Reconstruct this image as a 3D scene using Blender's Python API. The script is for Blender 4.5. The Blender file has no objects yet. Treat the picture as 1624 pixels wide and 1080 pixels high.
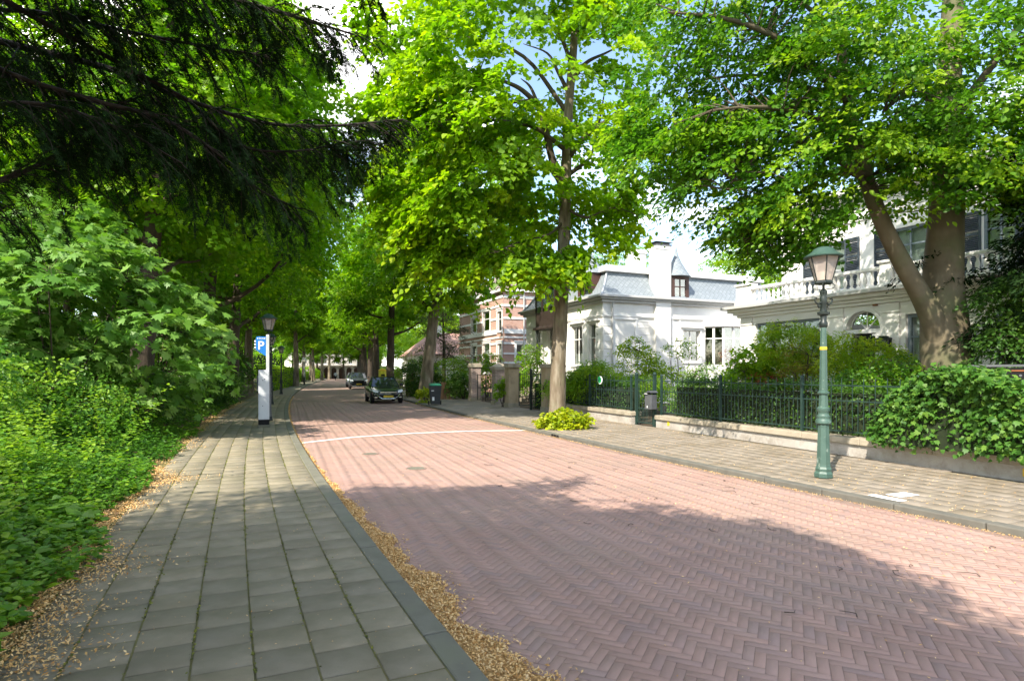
import bpy, bmesh, math, random
import numpy as np
from mathutils import Vector, Matrix

sc = bpy.context.scene
COL = sc.collection
R = math.radians

# ------------------------------------------------------------------ camera
CZ, FPX, HOR, CX = 1.7, 950.0, 590.0, 812.0
cam = bpy.data.cameras.new('camera')
cam.sensor_fit = 'HORIZONTAL'; cam.sensor_width = 36.0
cam.lens = 36.0 * FPX / 1624.0
cam.shift_y = (HOR - 540.0) / 1624.0
cam.clip_start = 0.05; cam.clip_end = 2000
co = bpy.data.objects.new('camera', cam); COL.objects.link(co)
co.location = (0, 0, CZ); co.rotation_euler = (R(90), 0, 0)
sc.camera = co

# ------------------------------------------------------------------ sky, sun, exposure
SUN = Vector((-0.40, -0.62, 0.74)).normalized()
SUN_EL = math.asin(SUN.z); SUN_AZ = math.atan2(SUN.x, SUN.y)
w = bpy.data.worlds.new('World'); sc.world = w; w.use_nodes = True
nt = w.node_tree; nt.nodes.clear()
out = nt.nodes.new('ShaderNodeOutputWorld'); bg = nt.nodes.new('ShaderNodeBackground')
sky = nt.nodes.new('ShaderNodeTexSky'); sky.sky_type = 'NISHITA'; sky.sun_disc = False
sky.sun_elevation = SUN_EL; sky.sun_rotation = SUN_AZ % (2 * math.pi)
sky.air_density = 1.0; sky.dust_density = 0.6; sky.ozone_density = 1.5
tc = nt.nodes.new('ShaderNodeTexCoord')
mp = nt.nodes.new('ShaderNodeMapping'); mp.inputs['Scale'].default_value = (1, 1, 2.2); mp.inputs['Location'].default_value = (3.1, .4, .2)
cn = nt.nodes.new('ShaderNodeTexNoise'); cn.inputs['Scale'].default_value = 2.1; cn.inputs['Detail'].default_value = 7
cr = nt.nodes.new('ShaderNodeValToRGB'); cr.color_ramp.elements[0].position = 0.50; cr.color_ramp.elements[1].position = 0.70
mx = nt.nodes.new('ShaderNodeMix'); mx.data_type = 'RGBA'
nt.links.new(tc.outputs['Generated'], mp.inputs['Vector']); nt.links.new(mp.outputs['Vector'], cn.inputs['Vector'])
nt.links.new(cn.outputs['Fac'], cr.inputs['Fac']); nt.links.new(cr.outputs['Color'], mx.inputs['Factor'])
nt.links.new(sky.outputs['Color'], mx.inputs['A']); mx.inputs['B'].default_value = (13.0, 12.9, 12.8, 1)
nt.links.new(mx.outputs['Result'], bg.inputs['Color']); bg.inputs['Strength'].default_value = 0.15
nt.links.new(bg.outputs['Background'], out.inputs['Surface'])
sl = bpy.data.lights.new('sun', 'SUN'); sl.energy = 3.6; sl.angle = R(0.53); sl.color = (1.0, 0.94, 0.84)
so = bpy.data.objects.new('sun', sl); COL.objects.link(so)
so.rotation_euler = SUN.to_track_quat('Z', 'Y').to_euler(); so.location = (-20, -30, 40)
vs = sc.view_settings
vs.view_transform = 'Standard'; vs.look = 'None'; vs.gamma = 1; vs.use_curve_mapping = False
vs.exposure = 1.45
vs.use_white_balance = True; vs.white_balance_temperature = 6800; vs.white_balance_tint = 10
sc.render.engine = 'CYCLES'
sc.cycles.use_denoising = True
try: sc.cycles.denoiser = 'OPENIMAGEDENOISE'
except Exception: pass
sc.cycles.max_bounces = 7; sc.cycles.diffuse_bounces = 3; sc.cycles.glossy_bounces = 3
sc.cycles.transmission_bounces = 5; sc.cycles.transparent_max_bounces = 6

# ------------------------------------------------------------------ materials
MATS = {}
def base_mat(name):
    m = bpy.data.materials.new(name); m.use_nodes = True
    nt = m.node_tree; b = nt.nodes['Principled BSDF']; MATS[name] = m
    return m, nt, b
def ramp(nt, fac, cols, pos=None, interp='LINEAR'):
    r = nt.nodes.new('ShaderNodeValToRGB'); e = r.color_ramp.elements
    r.color_ramp.interpolation = interp
    n = len(cols); pos = pos or [i / max(1, n - 1) for i in range(n)]
    while len(e) < n: e.new(0.5)
    for i in range(n): e[i].position = pos[i]
    for i in range(n): e[i].color = tuple(cols[i]) + (1,)
    nt.links.new(fac, r.inputs['Fac']); return r.outputs['Color']
def noise(nt, vec, scale, detail=5, rough=.55):
    n = nt.nodes.new('ShaderNodeTexNoise'); n.inputs['Scale'].default_value = scale
    n.inputs['Detail'].default_value = detail; n.inputs['Roughness'].default_value = rough
    nt.links.new(vec, n.inputs['Vector']); return n.outputs['Fac']
def position(nt, scale=None):
    g = nt.nodes.new('ShaderNodeNewGeometry').outputs['Position']
    if scale:
        mp = nt.nodes.new('ShaderNodeMapping'); mp.inputs['Scale'].default_value = scale
        nt.links.new(g, mp.inputs['Vector']); g = mp.outputs['Vector']
    return g
def mixc(nt, a, b, fac, mode='MIX'):
    m = nt.nodes.new('ShaderNodeMix'); m.data_type = 'RGBA'; m.blend_type = mode
    for k, v in (('A', a), ('B', b), ('Factor', fac)):
        s = m.inputs[k]
        if isinstance(v, tuple): s.default_value = v + (1,) if len(v) == 3 else v
        elif isinstance(v, (int, float)): s.default_value = v
        else: nt.links.new(v, s)
    return m.outputs['Result']
def add_bump(nt, b, h, strength, dist=.02):
    n = nt.nodes.new('ShaderNodeBump'); n.inputs['Strength'].default_value = strength; n.inputs['Distance'].default_value = dist
    nt.links.new(h, n.inputs['Height']); nt.links.new(n.outputs['Normal'], b.inputs['Normal'])
def attr(nt, name='tint'):
    a = nt.nodes.new('ShaderNodeAttribute'); a.attribute_name = name; return a.outputs['Fac']
def mat(name, cols, scale=6, rough=.75, bump=0.0, bscale=None, metal=0., spec=.35, stretch=None, tint=None, stain=None, pos=None, dist=.02):
    m, nt, b = base_mat(name)
    v = position(nt, stretch)
    if isinstance(cols[0], (int, float)): cols = [cols]
    c = ramp(nt, noise(nt, v, scale), cols, pos or [.3 + .4 * i / max(1, len(cols) - 1) for i in range(len(cols))])
    if tint:
        t = ramp(nt, attr(nt), tint)
        c = mixc(nt, c, t, 1.0, 'MULTIPLY') if len(cols) > 1 else t
    if stain:
        sc_, col, lo, hi = stain
        f = ramp(nt, noise(nt, position(nt), sc_, 8, .65), [(0, 0, 0), (1, 1, 1)], [lo, hi])
        c = mixc(nt, c, col, f)
    nt.links.new(c, b.inputs['Base Color'])
    b.inputs['Roughness'].default_value = rough; b.inputs['Metallic'].default_value = metal
    b.inputs['Specular IOR Level'].default_value = spec
    if bump: add_bump(nt, b, noise(nt, v, bscale or scale * 3, 6, .65), bump, dist)
    return m
def foliage(name, cols, trans=.45, tcol=(1.0, 1.0, .45), rough=.45, spec=.35, gain=1.5):
    m, nt, b = base_mat(name)
    c = ramp(nt, attr(nt), cols)
    nt.links.new(c, b.inputs['Base Color']); b.inputs['Roughness'].default_value = rough
    b.inputs['Specular IOR Level'].default_value = spec
    t = nt.nodes.new('ShaderNodeBsdfTranslucent')
    tc = mixc(nt, c, tuple(x * gain for x in tcol), 1.0, 'MULTIPLY'); nt.links.new(tc, t.inputs['Color'])
    mx = nt.nodes.new('ShaderNodeMixShader'); mx.inputs[0].default_value = trans
    nt.links.new(b.outputs[0], mx.inputs[1]); nt.links.new(t.outputs[0], mx.inputs[2])
    nt.links.new(mx.outputs[0], nt.nodes['Material Output'].inputs['Surface'])
    return m
def glass_mat(name, tintc=(.82, .86, .84), refl=.07):
    m, nt, b = base_mat(name); nt.nodes.remove(b)
    tr = nt.nodes.new('ShaderNodeBsdfTransparent'); tr.inputs['Color'].default_value = tintc + (1,)
    gl = nt.nodes.new('ShaderNodeBsdfGlossy'); gl.inputs['Roughness'].default_value = .02
    lw = nt.nodes.new('ShaderNodeLayerWeight'); lw.inputs['Blend'].default_value = .35
    mr = nt.nodes.new('ShaderNodeMapRange'); mr.inputs['To Min'].default_value = refl; mr.inputs['To Max'].default_value = .45
    nt.links.new(lw.outputs['Fresnel'], mr.inputs['Value'])
    mx = nt.nodes.new('ShaderNodeMixShader')
    nt.links.new(mr.outputs['Result'], mx.inputs[0]); nt.links.new(tr.outputs[0], mx.inputs[1]); nt.links.new(gl.outputs[0], mx.inputs[2])
    nt.links.new(mx.outputs[0], nt.nodes['Material Output'].inputs['Surface'])
    return m
BT = [(.84, .88, .93), (.96, .95, .95), (1.0, .98, .96), (1.0, .98, .96), (1.05, 1.0, .96), (.94, .91, .89)]
mat('road_brick', [(.295, .19, .158), (.338, .22, .184), (.372, .245, .207)], .9, .85, .4, 60, tint=BT, stain=(.5, (.285, .205, .165), .46, .74), dist=.004)
mat('road_joint', [(.215, .15, .12), (.29, .20, .162)], 5, .95, .4, 80)
mat('road_far', [(.285, .187, .155), (.338, .222, .187)], 1.2, .85, .3, 40, stain=(.25, (.27, .22, .2), .5, .8))
mat('slab', [(.185, .16, .108), (.26, .228, .168)], 5, .85, .6, 90, tint=[(.84, .84, .84), (1, 1, 1), (1.1, 1.07, 1.02)], stain=(1.6, (.17, .152, .10), .46, .72), dist=.004)
mat('slab_joint', [(.10, .09, .05), (.16, .15, .055), (.20, .165, .08)], 7, .95, .5, 60)
mat('kerb_stone', [(.125, .12, .09), (.18, .172, .135)], 4, .85, .4, 70, stain=(2, (.13, .14, .08), .55, .8), dist=.004)
mat('pale_slab', [(.215, .18, .142), (.28, .24, .195)], 6, .85, .5, 80, tint=[(.94, .94, .94), (1, 1, 1), (1.04, 1.03, 1.01)], stain=(1.4, (.175, .143, .10), .42, .68), dist=.004)
mat('pale_joint', [(.20, .17, .115), (.27, .23, .16)], 5, .95, .5, 60)
mat('soil', [(.05, .035, .02), (.10, .07, .04)], 3, .95, .6, 25)
mat('ground', [(.06, .07, .03), (.10, .09, .05)], .4, .95, .4, 8)
mat('litter_bed', [(.36, .20, .065), (.52, .31, .12)], 30, .95, .8, 120)
mat('litter', [(1, 1, 1)], 5, .85, tint=[(.38, .19, .055), (.60, .35, .125), (.72, .46, .19), (.80, .58, .30)])
mat('dead_leaf', [(1, 1, 1)], 5, .9, tint=[(.10, .055, .025), (.20, .12, .055), (.30, .2, .11)])
mat('dry_stem', [(.2, .16, .09), (.3, .24, .13)], 9, .9)
mat('moss', [(1, 1, 1)], 5, .9, tint=[(.05, .06, .01), (.12, .14, .02), (.20, .20, .03)])
mat('white_paint', [(.74, .72, .68), (.82, .80, .77)], 5, .7, .2, 40)
mat('plaster', [(.76, .745, .71), (.83, .815, .78)], 1.3, .75, .15, 30, stain=(.9, (.62, .60, .55), .52, .85))
mat('cream_plaster', [(.79, .775, .735), (.85, .835, .80)], 1.1, .75, .12, 30, stain=(.8, (.70, .675, .62), .58, .85))
mat('trim_white', [(.80, .79, .77), (.84, .83, .81)], 3, .5)
mat('grey_trim', [(.42, .42, .41), (.5, .5, .49)], 3, .5)
mat('slate', [(.30, .35, .38), (.40, .45, .48)], 2, .55, .1, 30)
mat('zinc', [(.36, .39, .42), (.46, .49, .52)], 2, .45, metal=.3)
mat('red_brick', [(.42, .20, .14), (.52, .27, .19)], 1.5, .85, .3, 40)
mat('pillar_brick', [(.26, .17, .14), (.36, .25, .21)], 2, .9, .5, 50, tint=[(.65, .65, .68), (1, 1, 1), (1.15, 1.05, 1)])
mat('mortar', [(.34, .31, .27), (.42, .39, .34)], 6, .95)
mat('stone', [(.30, .255, .19), (.40, .35, .27)], 3, .9, .5, 50, stain=(2.2, (.17, .155, .115), .5, .72))
mat('wall_render', [(.33, .30, .26), (.46, .43, .39)], 2, .9, .4, 40, stain=(2.4, (.22, .18, .14), .48, .72))
mat('sandstone', [(.36, .27, .17), (.46, .36, .24)], 2, .9, .4, 40, stain=(1.8, (.2, .15, .1), .5, .75))
mat('green_paint', [(.045, .088, .070), (.062, .112, .090)], 5, .45, .15, 40, stain=(11, (.24, .29, .25), .60, .70))
mat('kerb_dark', [(.10, .095, .08), (.145, .138, .115)], 4, .85, .4, 70, dist=.004)
mat('fence_green', [(.014, .034, .028), (.022, .048, .040)], 5, .5)
mat('dark_iron', [(.012, .018, .016), (.022, .03, .027)], 8, .4)
mat('pale_pole', [(.45, .48, .47), (.55, .58, .57)], 4, .5)
mat('meter_grey', [(.50, .53, .56), (.56, .59, .62)], 1.5, .45)
mat('meter_dark', [(.07, .075, .08), (.10, .105, .11)], 4, .5)
mat('sign_blue', [(.01, .17, .52), (.015, .19, .56)], 3, .35)
mat('sign_white', [(.8, .8, .8), (.84, .84, .84)], 3, .5)
mat('bin_grey', [(.028, .032, .038), (.042, .046, .052)], 5, .5, .1, 60)
mat('bin_green', [(.02, .20, .10), (.03, .25, .13)], 4, .4)
mat('slate_plastic', [(.06, .065, .075), (.085, .09, .10)], 5, .45)
mat('yellow', [(.72, .46, .03), (.80, .54, .04)], 4, .55)
mat('yellow_green', [(.55, .52, .03), (.65, .6, .04)], 2, .5)
mat('lamp_glass', [(.52, .47, .42), (.62, .57, .52)], 3, .25, spec=.6)
mat('lamp_white', [(.85, .83, .78), (.88, .86, .82)], 3, .3)
mat('wood_dark', [(.055, .026, .02), (.095, .048, .036)], 4, .5, .2, 30, stretch=(1, 1, .3))
mat('oriel_wood', [(.03, .021, .017), (.05, .036, .03)], 4, .5)
mat('wood_brown', [(.20, .10, .05), (.30, .16, .08)], 4, .7, .3, 30, stretch=(1, 1, .2))
mat('shutter', [(.045, .06, .075), (.06, .075, .095)], 4, .45)
mat('frame_grey', [(.16, .20, .23), (.20, .24, .27)], 4, .45)
mat('blind', [(.62, .64, .62), (.70, .72, .70)], 2, .8)
mat('roof_tile', [(.16, .12, .11), (.26, .2, .18)], 3, .8, .4, 20)
mat('pinkish', [(.42, .24, .2), (.5, .3, .25)], 2, .9)
mat('black', [(.008, .008, .009), (.012, .012, .013)], 5, .6, spec=.15)
mat('rubber', [(.012, .012, .013), (.02, .02, .021)], 8, .8)
mat('car_black', [(.008, .010, .012), (.012, .014, .017)], 3, .14, spec=.6)
mat('car_grey', [(.018, .022, .027), (.026, .031, .036)], 3, .18, spec=.5)
mat('car_silver', [(.10, .11, .12), (.13, .14, .15)], 3, .2, spec=.5)
mat('chrome', [(.55, .57, .6), (.62, .64, .66)], 4, .15, metal=.9)
mat('car_glass', [(.012, .016, .018), (.018, .022, .024)], 3, .04, spec=.9)
mat('headlight', [(.55, .58, .6), (.7, .72, .74)], 10, .1, spec=.8)
mat('plate', [(.62, .42, .04), (.68, .47, .05)], 3, .5)
mat('copper', [(.24, .085, .035), (.32, .12, .05)], 6, .35, metal=.5)
mat('ball_green', [(.01, .30, .09), (.015, .34, .11)], 4, .35)
mat('skin', [(.45, .28, .2), (.5, .32, .24)], 8, .6)
mat('cloth_grey', [(.42, .44, .46), (.5, .52, .54)], 12, .9)
mat('bark_lime', [(.085, .065, .042), (.17, .135, .092), (.29, .25, .19)], 5, .9, .9, 14, stretch=(1, 1, .22), stain=(1.3, (.12, .13, .06), .55, .75), dist=.04)
mat('bark_beech', [(.105, .083, .05), (.175, .145, .095)], 2.5, .8, .35, 12, stain=(.9, (.10, .115, .05), .46, .68), dist=.02)
mat('bark_branch', [(.055, .042, .028), (.10, .08, .055)], 6, .95, .5, 16, dist=.02)
mat('bark_limb', [(.07, .055, .035), (.125, .10, .066)], 3, .85, .3, 12, dist=.02)
mat('yew_bark', [(.018, .014, .011), (.035, .027, .021)], 6, .95, .5, 16, dist=.02)
mat('lamp_hat', [(.03, .065, .052), (.045, .085, .07)], 5, .45)
mat('bark_dark', [(.04, .03, .022), (.085, .065, .048)], 6, .95, .7, 16, stretch=(1, 1, .25), dist=.03)
glass_mat('glass')
foliage('lime_leaf', [(.125, .255, .008), (.215, .370, .010), (.360, .470, .012)], .55, tcol=(.88, 1, .45))
foliage('street_leaf', [(.115, .260, .010), (.190, .360, .012), (.315, .450, .015)], .55, tcol=(.88, 1, .45))
foliage('beech_leaf', [(.055, .155, .012), (.100, .235, .014), (.265, .400, .018)], .5, tcol=(.85, 1, .45))
foliage('park_leaf', [(.110, .250, .012), (.180, .345, .014), (.305, .440, .020)], .58, tcol=(.88, 1, .45))
foliage('maple_leaf', [(.090, .220, .028), (.145, .295, .050), (.260, .400, .110)], .42, tcol=(1, 1, .5))
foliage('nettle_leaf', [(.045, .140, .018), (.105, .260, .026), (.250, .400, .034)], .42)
foliage('dark_shrub_leaf', [(.028, .080, .012), (.048, .125, .016), (.095, .190, .022)], .35)
foliage('ivy_leaf', [(.030, .100, .012), (.055, .150, .018), (.125, .230, .03)], .25, rough=.5, spec=.3)
foliage('gold_leaf', [(.18, .27, .008), (.34, .40, .012), (.46, .46, .015)], .4)
foliage('acer_leaf', [(.16, .30, .014), (.27, .40, .016), (.42, .50, .02)], .55)
foliage('acer_red', [(.20, .13, .025), (.24, .20, .03), (.22, .27, .03)], .5)
foliage('red_leaf', [(.20, .03, .03), (.34, .06, .045), (.16, .14, .03)], .45)
foliage('bright_leaf', [(.11, .25, .014), (.19, .34, .016), (.3, .42, .02)], .55)
foliage('yew_needle', [(.008, .020, .006), (.014, .034, .010), (.028, .056, .016)], .06, spec=.04, rough=.8)  # near-black base holds the shade that the yew boughs hang in
foliage('conifer_needle', [(.03, .045, .015), (.05, .06, .02), (.08, .075, .03)], .2)
foliage('gold_conifer', [(.12, .20, .015), (.2, .29, .02), (.28, .35, .02)], .4)
foliage('hydrangea_leaf', [(.06, .16, .02), (.11, .23, .03), (.24, .33, .10)], .4)
def brick_bump(name, vec_scale, row=.075, wid=.22):
    m = MATS[name]; nt = m.node_tree; b = nt.nodes['Principled BSDF']
    tx = nt.nodes.new('ShaderNodeTexCoord'); bt = nt.nodes.new('ShaderNodeTexBrick')
    return tx, bt
def slate_pattern():
    m = MATS['slate']; nt = m.node_tree; b = nt.nodes['Principled BSDF']
    tx = nt.nodes.new('ShaderNodeUVMap')
    mp = nt.nodes.new('ShaderNodeMapping'); mp.inputs['Rotation'].default_value = (0, 0, R(45)); mp.inputs['Scale'].default_value = (1, 1, 1)
    bt = nt.nodes.new('ShaderNodeTexBrick'); bt.offset = 0; bt.inputs['Scale'].default_value = 1
    bt.inputs['Brick Width'].default_value = .2; bt.inputs['Row Height'].default_value = .2; bt.inputs['Mortar Size'].default_value = .012
    bt.inputs['Color1'].default_value = (.195, .225, .245, 1); bt.inputs['Color2'].default_value = (.24, .27, .29, 1); bt.inputs['Mortar'].default_value = (.14, .165, .185, 1)
    nt.links.new(tx.outputs[0], mp.inputs[0]); nt.links.new(mp.outputs[0], bt.inputs['Vector'])
    nt.links.new(bt.outputs['Color'], b.inputs['Base Color'])
    add_bump(nt, b, bt.outputs['Fac'], -.5, .02)
slate_pattern()
def brick_pattern(name, c1, c2, mort):
    m = MATS[name]; nt = m.node_tree; b = nt.nodes['Principled BSDF']
    tx = nt.nodes.new('ShaderNodeUVMap')
    bt = nt.nodes.new('ShaderNodeTexBrick'); bt.inputs['Scale'].default_value = 1
    bt.inputs['Brick Width'].default_value = .22; bt.inputs['Row Height'].default_value = .07; bt.inputs['Mortar Size'].default_value = .008
    bt.inputs['Color1'].default_value = c1 + (1,); bt.inputs['Color2'].default_value = c2 + (1,); bt.inputs['Mortar'].default_value = mort + (1,)
    nt.links.new(tx.outputs[0], bt.inputs['Vector']); nt.links.new(bt.outputs['Color'], b.inputs['Base Color'])
brick_pattern('red_brick', (.43, .225, .17), (.50, .29, .225), (.50, .41, .35))

# ------------------------------------------------------------------ mesh helpers
def link(name, me, m, parent=None, loc=None):
    o = bpy.data.objects.new(name, me); COL.objects.link(o)
    if m and not me.materials: me.materials.append(MATS[m])
    if parent: o.parent = parent
    if loc is not None: o.location = loc
    return o
def tag(o, label=None, cat=None, group=None, kind=None):
    if label: o['label'] = label
    if cat: o['category'] = cat
    if group: o['group'] = group
    if kind: o['kind'] = kind
    return o
def thing(name, label, cat, loc=(0, 0, 0), rz=0., group=None):
    o = bpy.data.objects.new(name, None); COL.objects.link(o); o.empty_display_size = .2
    o.location = loc; o.rotation_euler = (0, 0, rz)
    return tag(o, label, cat, group)
def dup(root, loc, rz=0., label=None, group=None, scale=None):
    r = root.copy(); COL.objects.link(r); r.location = loc; r.rotation_euler = (0, 0, rz)
    if scale: r.scale = scale
    if label: r['label'] = label
    if group: r['group'] = group
    for ch in list(root.children):
        c = ch.copy(); COL.objects.link(c); c.parent = r
        for g in list(ch.children):
            d = g.copy(); COL.objects.link(d); d.parent = c
    return r
def np_mesh(name, V, F, tint=None, smooth=False):
    V = np.asarray(V, np.float32); F = np.asarray(F, np.int32); m, k = F.shape
    me = bpy.data.meshes.new(name); me.vertices.add(len(V)); me.vertices.foreach_set('co', V.ravel())
    me.loops.add(m * k); me.loops.foreach_set('vertex_index', F.ravel())
    me.polygons.add(m); me.polygons.foreach_set('loop_start', np.arange(0, m * k, k, dtype=np.int32))
    if smooth: me.polygons.foreach_set('use_smooth', np.ones(m, dtype=bool))
    me.update(calc_edges=True)
    if tint is not None:
        a = me.attributes.new('tint', 'FLOAT', 'FACE'); a.data.foreach_set('value', np.asarray(tint, np.float32))
    return me
class MB:
    """collects polygons; f maps (u, w, z) of a face frame to local xyz"""
    def __init__(s, f=None): s.v = []; s.fc = []; s.t = []; s.f = f or (lambda a, b, c: (a, b, c))
    def pts(s, P):
        n = len(s.v); s.v.extend([s.f(*p) for p in P]); return n
    def face(s, P, t=.5):
        n = s.pts(P); s.fc.append(list(range(n, n + len(P)))); s.t.append(t)
    def box(s, a0, a1, b0, b1, c0, c1, t=.5):
        n = s.pts([(a0, b0, c0), (a1, b0, c0), (a1, b1, c0), (a0, b1, c0), (a0, b0, c1), (a1, b0, c1), (a1, b1, c1), (a0, b1, c1)])
        for q in ((0, 3, 2, 1), (4, 5, 6, 7), (0, 1, 5, 4), (1, 2, 6, 5), (2, 3, 7, 6), (3, 0, 4, 7)):
            s.fc.append([n + i for i in q]); s.t.append(t)
    def prism(s, A, B, t=.5):
        n = s.pts(list(A) + list(B)); k = len(A)
        s.fc.append([n + i for i in range(k)][::-1]); s.fc.append([n + k + i for i in range(k)]); s.t += [t, t]
        for i in range(k):
            j = (i + 1) % k; s.fc.append([n + i, n + j, n + k + j, n + k + i]); s.t.append(t)
    def lathe(s, prof, n=12, c=(0, 0, 0), t=.5, rot=0., cap=True):
        b = len(s.v); 
        for r, z in prof:
            s.v.extend([s.f(c[0] + r * math.cos(rot + 2 * math.pi * i / n), c[1] + r * math.sin(rot + 2 * math.pi * i / n), c[2] + z) for i in range(n)])
        for j in range(len(prof) - 1):
            for i in range(n):
                k = (i + 1) % n
                s.fc.append([b + j * n + i, b + j * n + k, b + (j + 1) * n + k, b + (j + 1) * n + i]); s.t.append(t)
        if cap:
            s.fc.append([b + i for i in range(n)][::-1]); s.fc.append([b + (len(prof) - 1) * n + i for i in range(n)]); s.t += [t, t]
    def tube(s, P, rad, n=8, t=.5):
        P = [Vector(p) for p in P]; b = len(s.v); m = len(P)
        if isinstance(rad, (int, float)): rad = [rad] * m
        ref = None
        for i in range(m):
            d = (P[min(i + 1, m - 1)] - P[max(i - 1, 0)]).normalized()
            if ref is None: ref = Vector((0, 0, 1)) if abs(d.z) < .9 else Vector((1, 0, 0))
            x = d.cross(ref).normalized(); y = x.cross(d).normalized(); ref = y
            for k in range(n):
                a = 2 * math.pi * k / n; q = P[i] + (x * math.cos(a) + y * math.sin(a)) * rad[i]; s.v.append(s.f(*q))
        for j in range(m - 1):
            for i in range(n):
                k = (i + 1) % n; s.fc.append([b + j * n + i, b + j * n + k, b + (j + 1) * n + k, b + (j + 1) * n + i]); s.t.append(t)
        s.fc.append([b + i for i in range(n)][::-1]); s.fc.append([b + (m - 1) * n + i for i in range(n)]); s.t += [t, t]
    def mesh(s, name='m', bevel=0., smooth=False, uv=False, seg=1):
        me = bpy.data.meshes.new(name); me.from_pydata(s.v, [], s.fc)
        a = me.attributes.new('tint', 'FLOAT', 'FACE'); a.data.foreach_set('value', np.asarray(s.t, np.float32))
        bm = bmesh.new(); bm.from_mesh(me)
        bmesh.ops.recalc_face_normals(bm, faces=bm.faces)
        if bevel:
            es = [e for e in bm.edges if len(e.link_faces) == 2 and e.calc_face_angle(0) > .5]
            bmesh.ops.bevel(bm, geom=es, offset=bevel, segments=seg, affect='EDGES', profile=.5, clamp_overlap=True)
        if uv:
            ul = bm.loops.layers.uv.new('uv')
            for f in bm.faces:
                n = f.normal; h = Vector((-n.y, n.x, 0))
                if h.length < .05: h = Vector((1, 0, 0))
                h.normalize(); vv = n.cross(h)
                for l in f.loops: l[ul].uv = (l.vert.co.dot(h), l.vert.co.dot(vv))
        bm.to_mesh(me); bm.free()
        if smooth:
            me.polygons.foreach_set('use_smooth', np.ones(len(me.polygons), dtype=bool))
            try: me.set_sharp_from_angle(angle=R(40))
            except Exception: pass
        me.update(); return me
    def build(s, name, m, parent=None, loc=None, **k):
        return link(name, s.mesh(name, **k), m, parent, loc)

def ray(px, py=None, d=None, z=None):
    """pixel of the 1624x1080 photograph to a world point, given its distance d or the height z of what it stands on"""
    if d is None: d = FPX * (CZ - z) / (py - HOR)
    return Vector(((px - CX) / FPX * d, d, CZ + (HOR - py) / FPX * d if py is not None else 0))
def on_line(px, O, D):
    """where the sight line of pixel column px meets the plan line O + u D: (u, distance)"""
    r = Vector(((px - CX) / FPX, 1.0)); det = D[0] * (-r[1]) + r[0] * D[1]
    u = (-O[0] * (-r[1]) - r[0] * O[1]) / det
    k = (O[1] + u * D[1]); return u, k
def zat(py, d): return CZ + (HOR - py) / FPX * d

# ------------------------------------------------------------------ street plan
def kl(y):
    y = np.asarray(y, float)
    a = -7.06 - .26 * y + 8.46 * np.exp(-y / 36.); b = (-7.06 - .858 + 8.46 * math.exp(-3.3 / 36)) - .474 * (y - 3.3)
    return np.where(y < 3.3, b, a)
class Path:
    def __init__(s, off, y0=-12., y1=165.):
        s.y = np.linspace(y0, y1, 1200); s.x = kl(s.y) + off
        ds = np.hypot(np.diff(s.x), np.diff(s.y)); s.s = np.concatenate([[0], np.cumsum(ds)])
        i = np.searchsorted(s.y, 0.); s.s -= s.s[i]
    def at(s, q):
        q = np.asarray(q, float); x = np.interp(q, s.s, s.x); y = np.interp(q, s.s, s.y)
        x2 = np.interp(q + .3, s.s, s.x); y2 = np.interp(q + .3, s.s, s.y); x1 = np.interp(q - .3, s.s, s.x); y1 = np.interp(q - .3, s.s, s.y)
        t = np.stack([x2 - x1, y2 - y1], -1); t /= np.linalg.norm(t, axis=-1, keepdims=True)
        return np.stack([x, y], -1), t, np.stack([-t[..., 1], t[..., 0]], -1)
    def pos(s, q, n):
        p, t, nn = s.at(q); return p + nn * np.asarray(n, float)[..., None]
LK = Path(0.0); RK = Path(6.75)
def wall_x(y): return 3.65 - .38 * (np.asarray(y, float) - 18.3)
WT = Vector((-.38, 1.0)).normalized()          # along the garden wall, away from the camera
WN = Vector((-WT.y, WT.x))                     # towards the street
def strip(path, n0, n1, s0, s1, ds, z0=0., z1=None, nn=1):
    q = np.arange(s0, s1 + ds, ds); t = np.linspace(0, 1, nn + 1); V = []
    for a in t:
        p = path.pos(q, np.full(len(q), n0 + (n1 - n0) * a)); zz = z0 + ((z0 if z1 is None else z1) - z0) * a
        V.append(np.column_stack([p, np.full(len(q), zz)]))
    V = np.concatenate(V); m = len(q); F = []
    for j in range(nn):
        i = np.arange(m - 1); F.append(np.column_stack([j * m + i, j * m + i + 1, (j + 1) * m + i + 1, (j + 1) * m + i]))
    return V, np.concatenate(F)
def structure(o): o['kind'] = 'structure'; return o
# ------------------------------------------------------------------ ground, road, pavements
g = MB(); g.face([(-400, -60, -.06), (400, -60, -.06), (400, 500, -.06), (-400, 500, -.06)])
structure(g.build('ground', 'ground'))
V, F = strip(LK, .02, -6.5, -9, 160, 1.0, -.0024)
road = structure(link('road', np_mesh('road', V, F), 'road_joint'))
V, F = strip(LK, .02, -6.5, 33.5, 160, 1.0, -.003)
link('far_road_surface', np_mesh('far_road_surface', V, F), 'road_far', road)

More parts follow.
